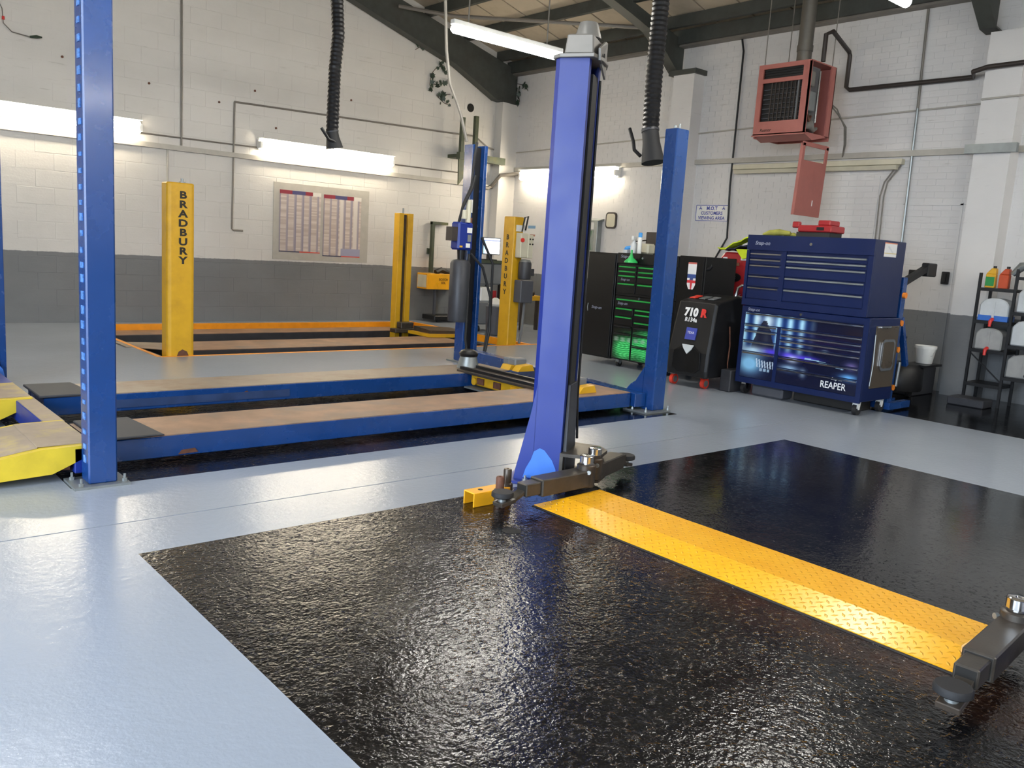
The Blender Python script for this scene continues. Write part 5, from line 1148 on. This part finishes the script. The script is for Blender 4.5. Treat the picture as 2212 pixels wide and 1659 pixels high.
for x, y in ((9.45, 4.5), (9.8, 4.3)): MB().cyl((x, y-.02, .05), (x, y+.02, .05), .05, n=14).build('wheel', 'black_rubber', t)
t = thing('bucket', 'white plastic bucket standing on the black drainer tray', 'bucket', (9.9, 4.22, .402))
MB().lathe([(.085, 0), (.088, .004), (.11, .17), (.118, .17), (.118, .20), (.108, .20), (.105, .17), (.02, .165)], (9.9, 4.22, .402), 24).build('pail', 'white', t)
MB().tube([(9.9, 4.34, .57), (9.88, 4.3, .50), (9.82, 4.2, .47), (9.86, 4.12, .50), (9.9, 4.10, .57)], .004, 5).build('bail', 'galv', t)
MB().box(9.9, 10.45, 4.30, 4.60, .0, .32).build('parts_bin', 'carriage', None, None, 'dark low bin against the grey wall behind the white bucket', 'bin', bev=.01)
# racking
K = thing('storage_rack', 'black angle-steel rack with jugs against the right pier', 'rack', (10.35, 3.0, 0))
for x in (10.12, 10.46):
    for y in (3.83, 3.46, 2.5):
        MB().box(x-.014, x+.014, y-.014, y+.014, 0, 1.46 if y != 3.46 else 1.52).build('upright', 'black', K)
for z in (.24, .62, .94, 1.30):
    MB().box(10.10, 10.48, 3.47, 3.84, z-.035, z).build('shelf', 'black', K)
for z in (.35, .70, 1.06, 1.44):
    MB().box(10.10, 10.48, 2.48, 3.45, z-.035, z).build('shelf', 'black', K)
MB().bar((10.12, 3.83, .58), (10.12, 3.47, .28), .012, .012).build('brace', 'black', K)
MB().box(9.82, 10.09, 3.5, 3.88, .0, .09).build('drip_tray', 'carriage', None, None, 'dark shallow tray on the floor under the rack', 'tray', bev=.01)
def jug(x, y, z, w_, h, mat, label, tap=None, base=None, group=None):
    t = thing('jug', label, 'container', (x, y, z))
    m = MB(); o = []
    pr = [(.0, .0), (1, 0), (1, .72), (.86, .92), (.62, 1), (.38, 1), (.14, .92), (0, .72)]
    m.prism([(x-.09, y-w_/2+w_*a, z+h*b) for a, b in pr], (.2, 0, 0)); bd = m.build('jug_body', mat, t, bev=.012)
    MB().box(x-.10, x-.088, y-.012, y+.012, z+h*.15, z+h*.85).build('rib', mat, bd)
    if base: MB().box(x-.094, x+.112, y-w_/2-.003, y+w_/2+.003, z+.001, z+h*.24).build('liquid_band', base, bd)
    if tap: MB().tube([(x-.09, y, z+.02), (x-.14, y, z+.0), (x-.145, y, z-.06)], [.02, .02, .014], 8).build('tap', tap, t)
    else: MB().cyl((x-.09, y-.04, z+h*.15), (x-.11, y-.04, z+h*.15), .03, n=12).build('screw_cap', 'black', t)
jug(10.22, 3.65, .942, .30, .25, 'clear_jug', 'white jug with blue fluid at its foot and a red tap, on the rack', 'letter_red', 'blue_liquid')
jug(10.22, 3.66, .622, .28, .24, 'jug_grey', 'grey jug with a red tap on the second rack shelf', 'letter_red')
jug(10.22, 3.26, 1.062, .34, .28, 'clear_jug', 'pale jug on the upper right rack shelf')
jug(10.22, 3.26, .702, .36, .28, 'clear_jug', 'pale ribbed jug on the middle right rack shelf')
jug(10.22, 3.26, .352, .36, .26, 'jug_grey', 'greyish jug on the lower right rack shelf')
def oil(x, y, z, bm, lm, label):
    t = thing('oil_bottle', label, 'bottle', (x, y, z)); MB().box(x-.035, x+.035, y-.05, y+.05, z, z+.15).prism([(x-.035, y-.05, z+.15), (x-.035, y+.05, z+.15), (x-.035, y-.0, z+.215), (x-.035, y-.045, z+.215)], (.07, 0, 0)).build('bottle_body', bm, t, bev=.006)
    MB().box(x-.039, x-.034, y-.045, y+.045, z+.02, z+.12).build('label_plate', lm, t); MB().cyl((x, y-.022, z+.215), (x, y-.022, z+.24), .018, n=12).build('cap', 'black', t)
oil(10.18, 3.74, 1.302, 'bottle_yellow', 'bottle_green', 'yellow oil bottle with a green label on the rack top shelf')
oil(10.20, 3.61, 1.302, 'orange_liquid', 'orange_liquid', 'orange bottle beside the yellow oil bottle on the rack')
t = thing('scrap_parts', 'tangle of grey metal parts on top of the rack', 'parts', (10.2, 3.2, 1.44))
MB().tube([(10.15, 3.52, 1.46), (10.15, 3.44, 1.55), (10.15, 3.34, 1.58), (10.15, 3.22, 1.54)], [.03, .05, .03, .02], 9).build('bracket', 'galv', t); MB().tube([(10.2, 3.40, 1.44), (10.14, 3.36, 1.50), (10.14, 3.30, 1.40), (10.12, 3.36, 1.3)], .022, 8).build('hose', 'jug_grey', t)
MB().box(10.14, 10.3, 3.0, 3.34, 1.46, 1.52).build('strip', 'white', t, bev=.01); MB().box(10.14, 10.3, 3.12, 3.26, 1.441, 1.46).build('pad', 'galv', t); MB().cyl((10.15, 3.42, 1.585), (10.15, 3.38, 1.60), .012, n=8).build('red_cap', 'letter_red', t)
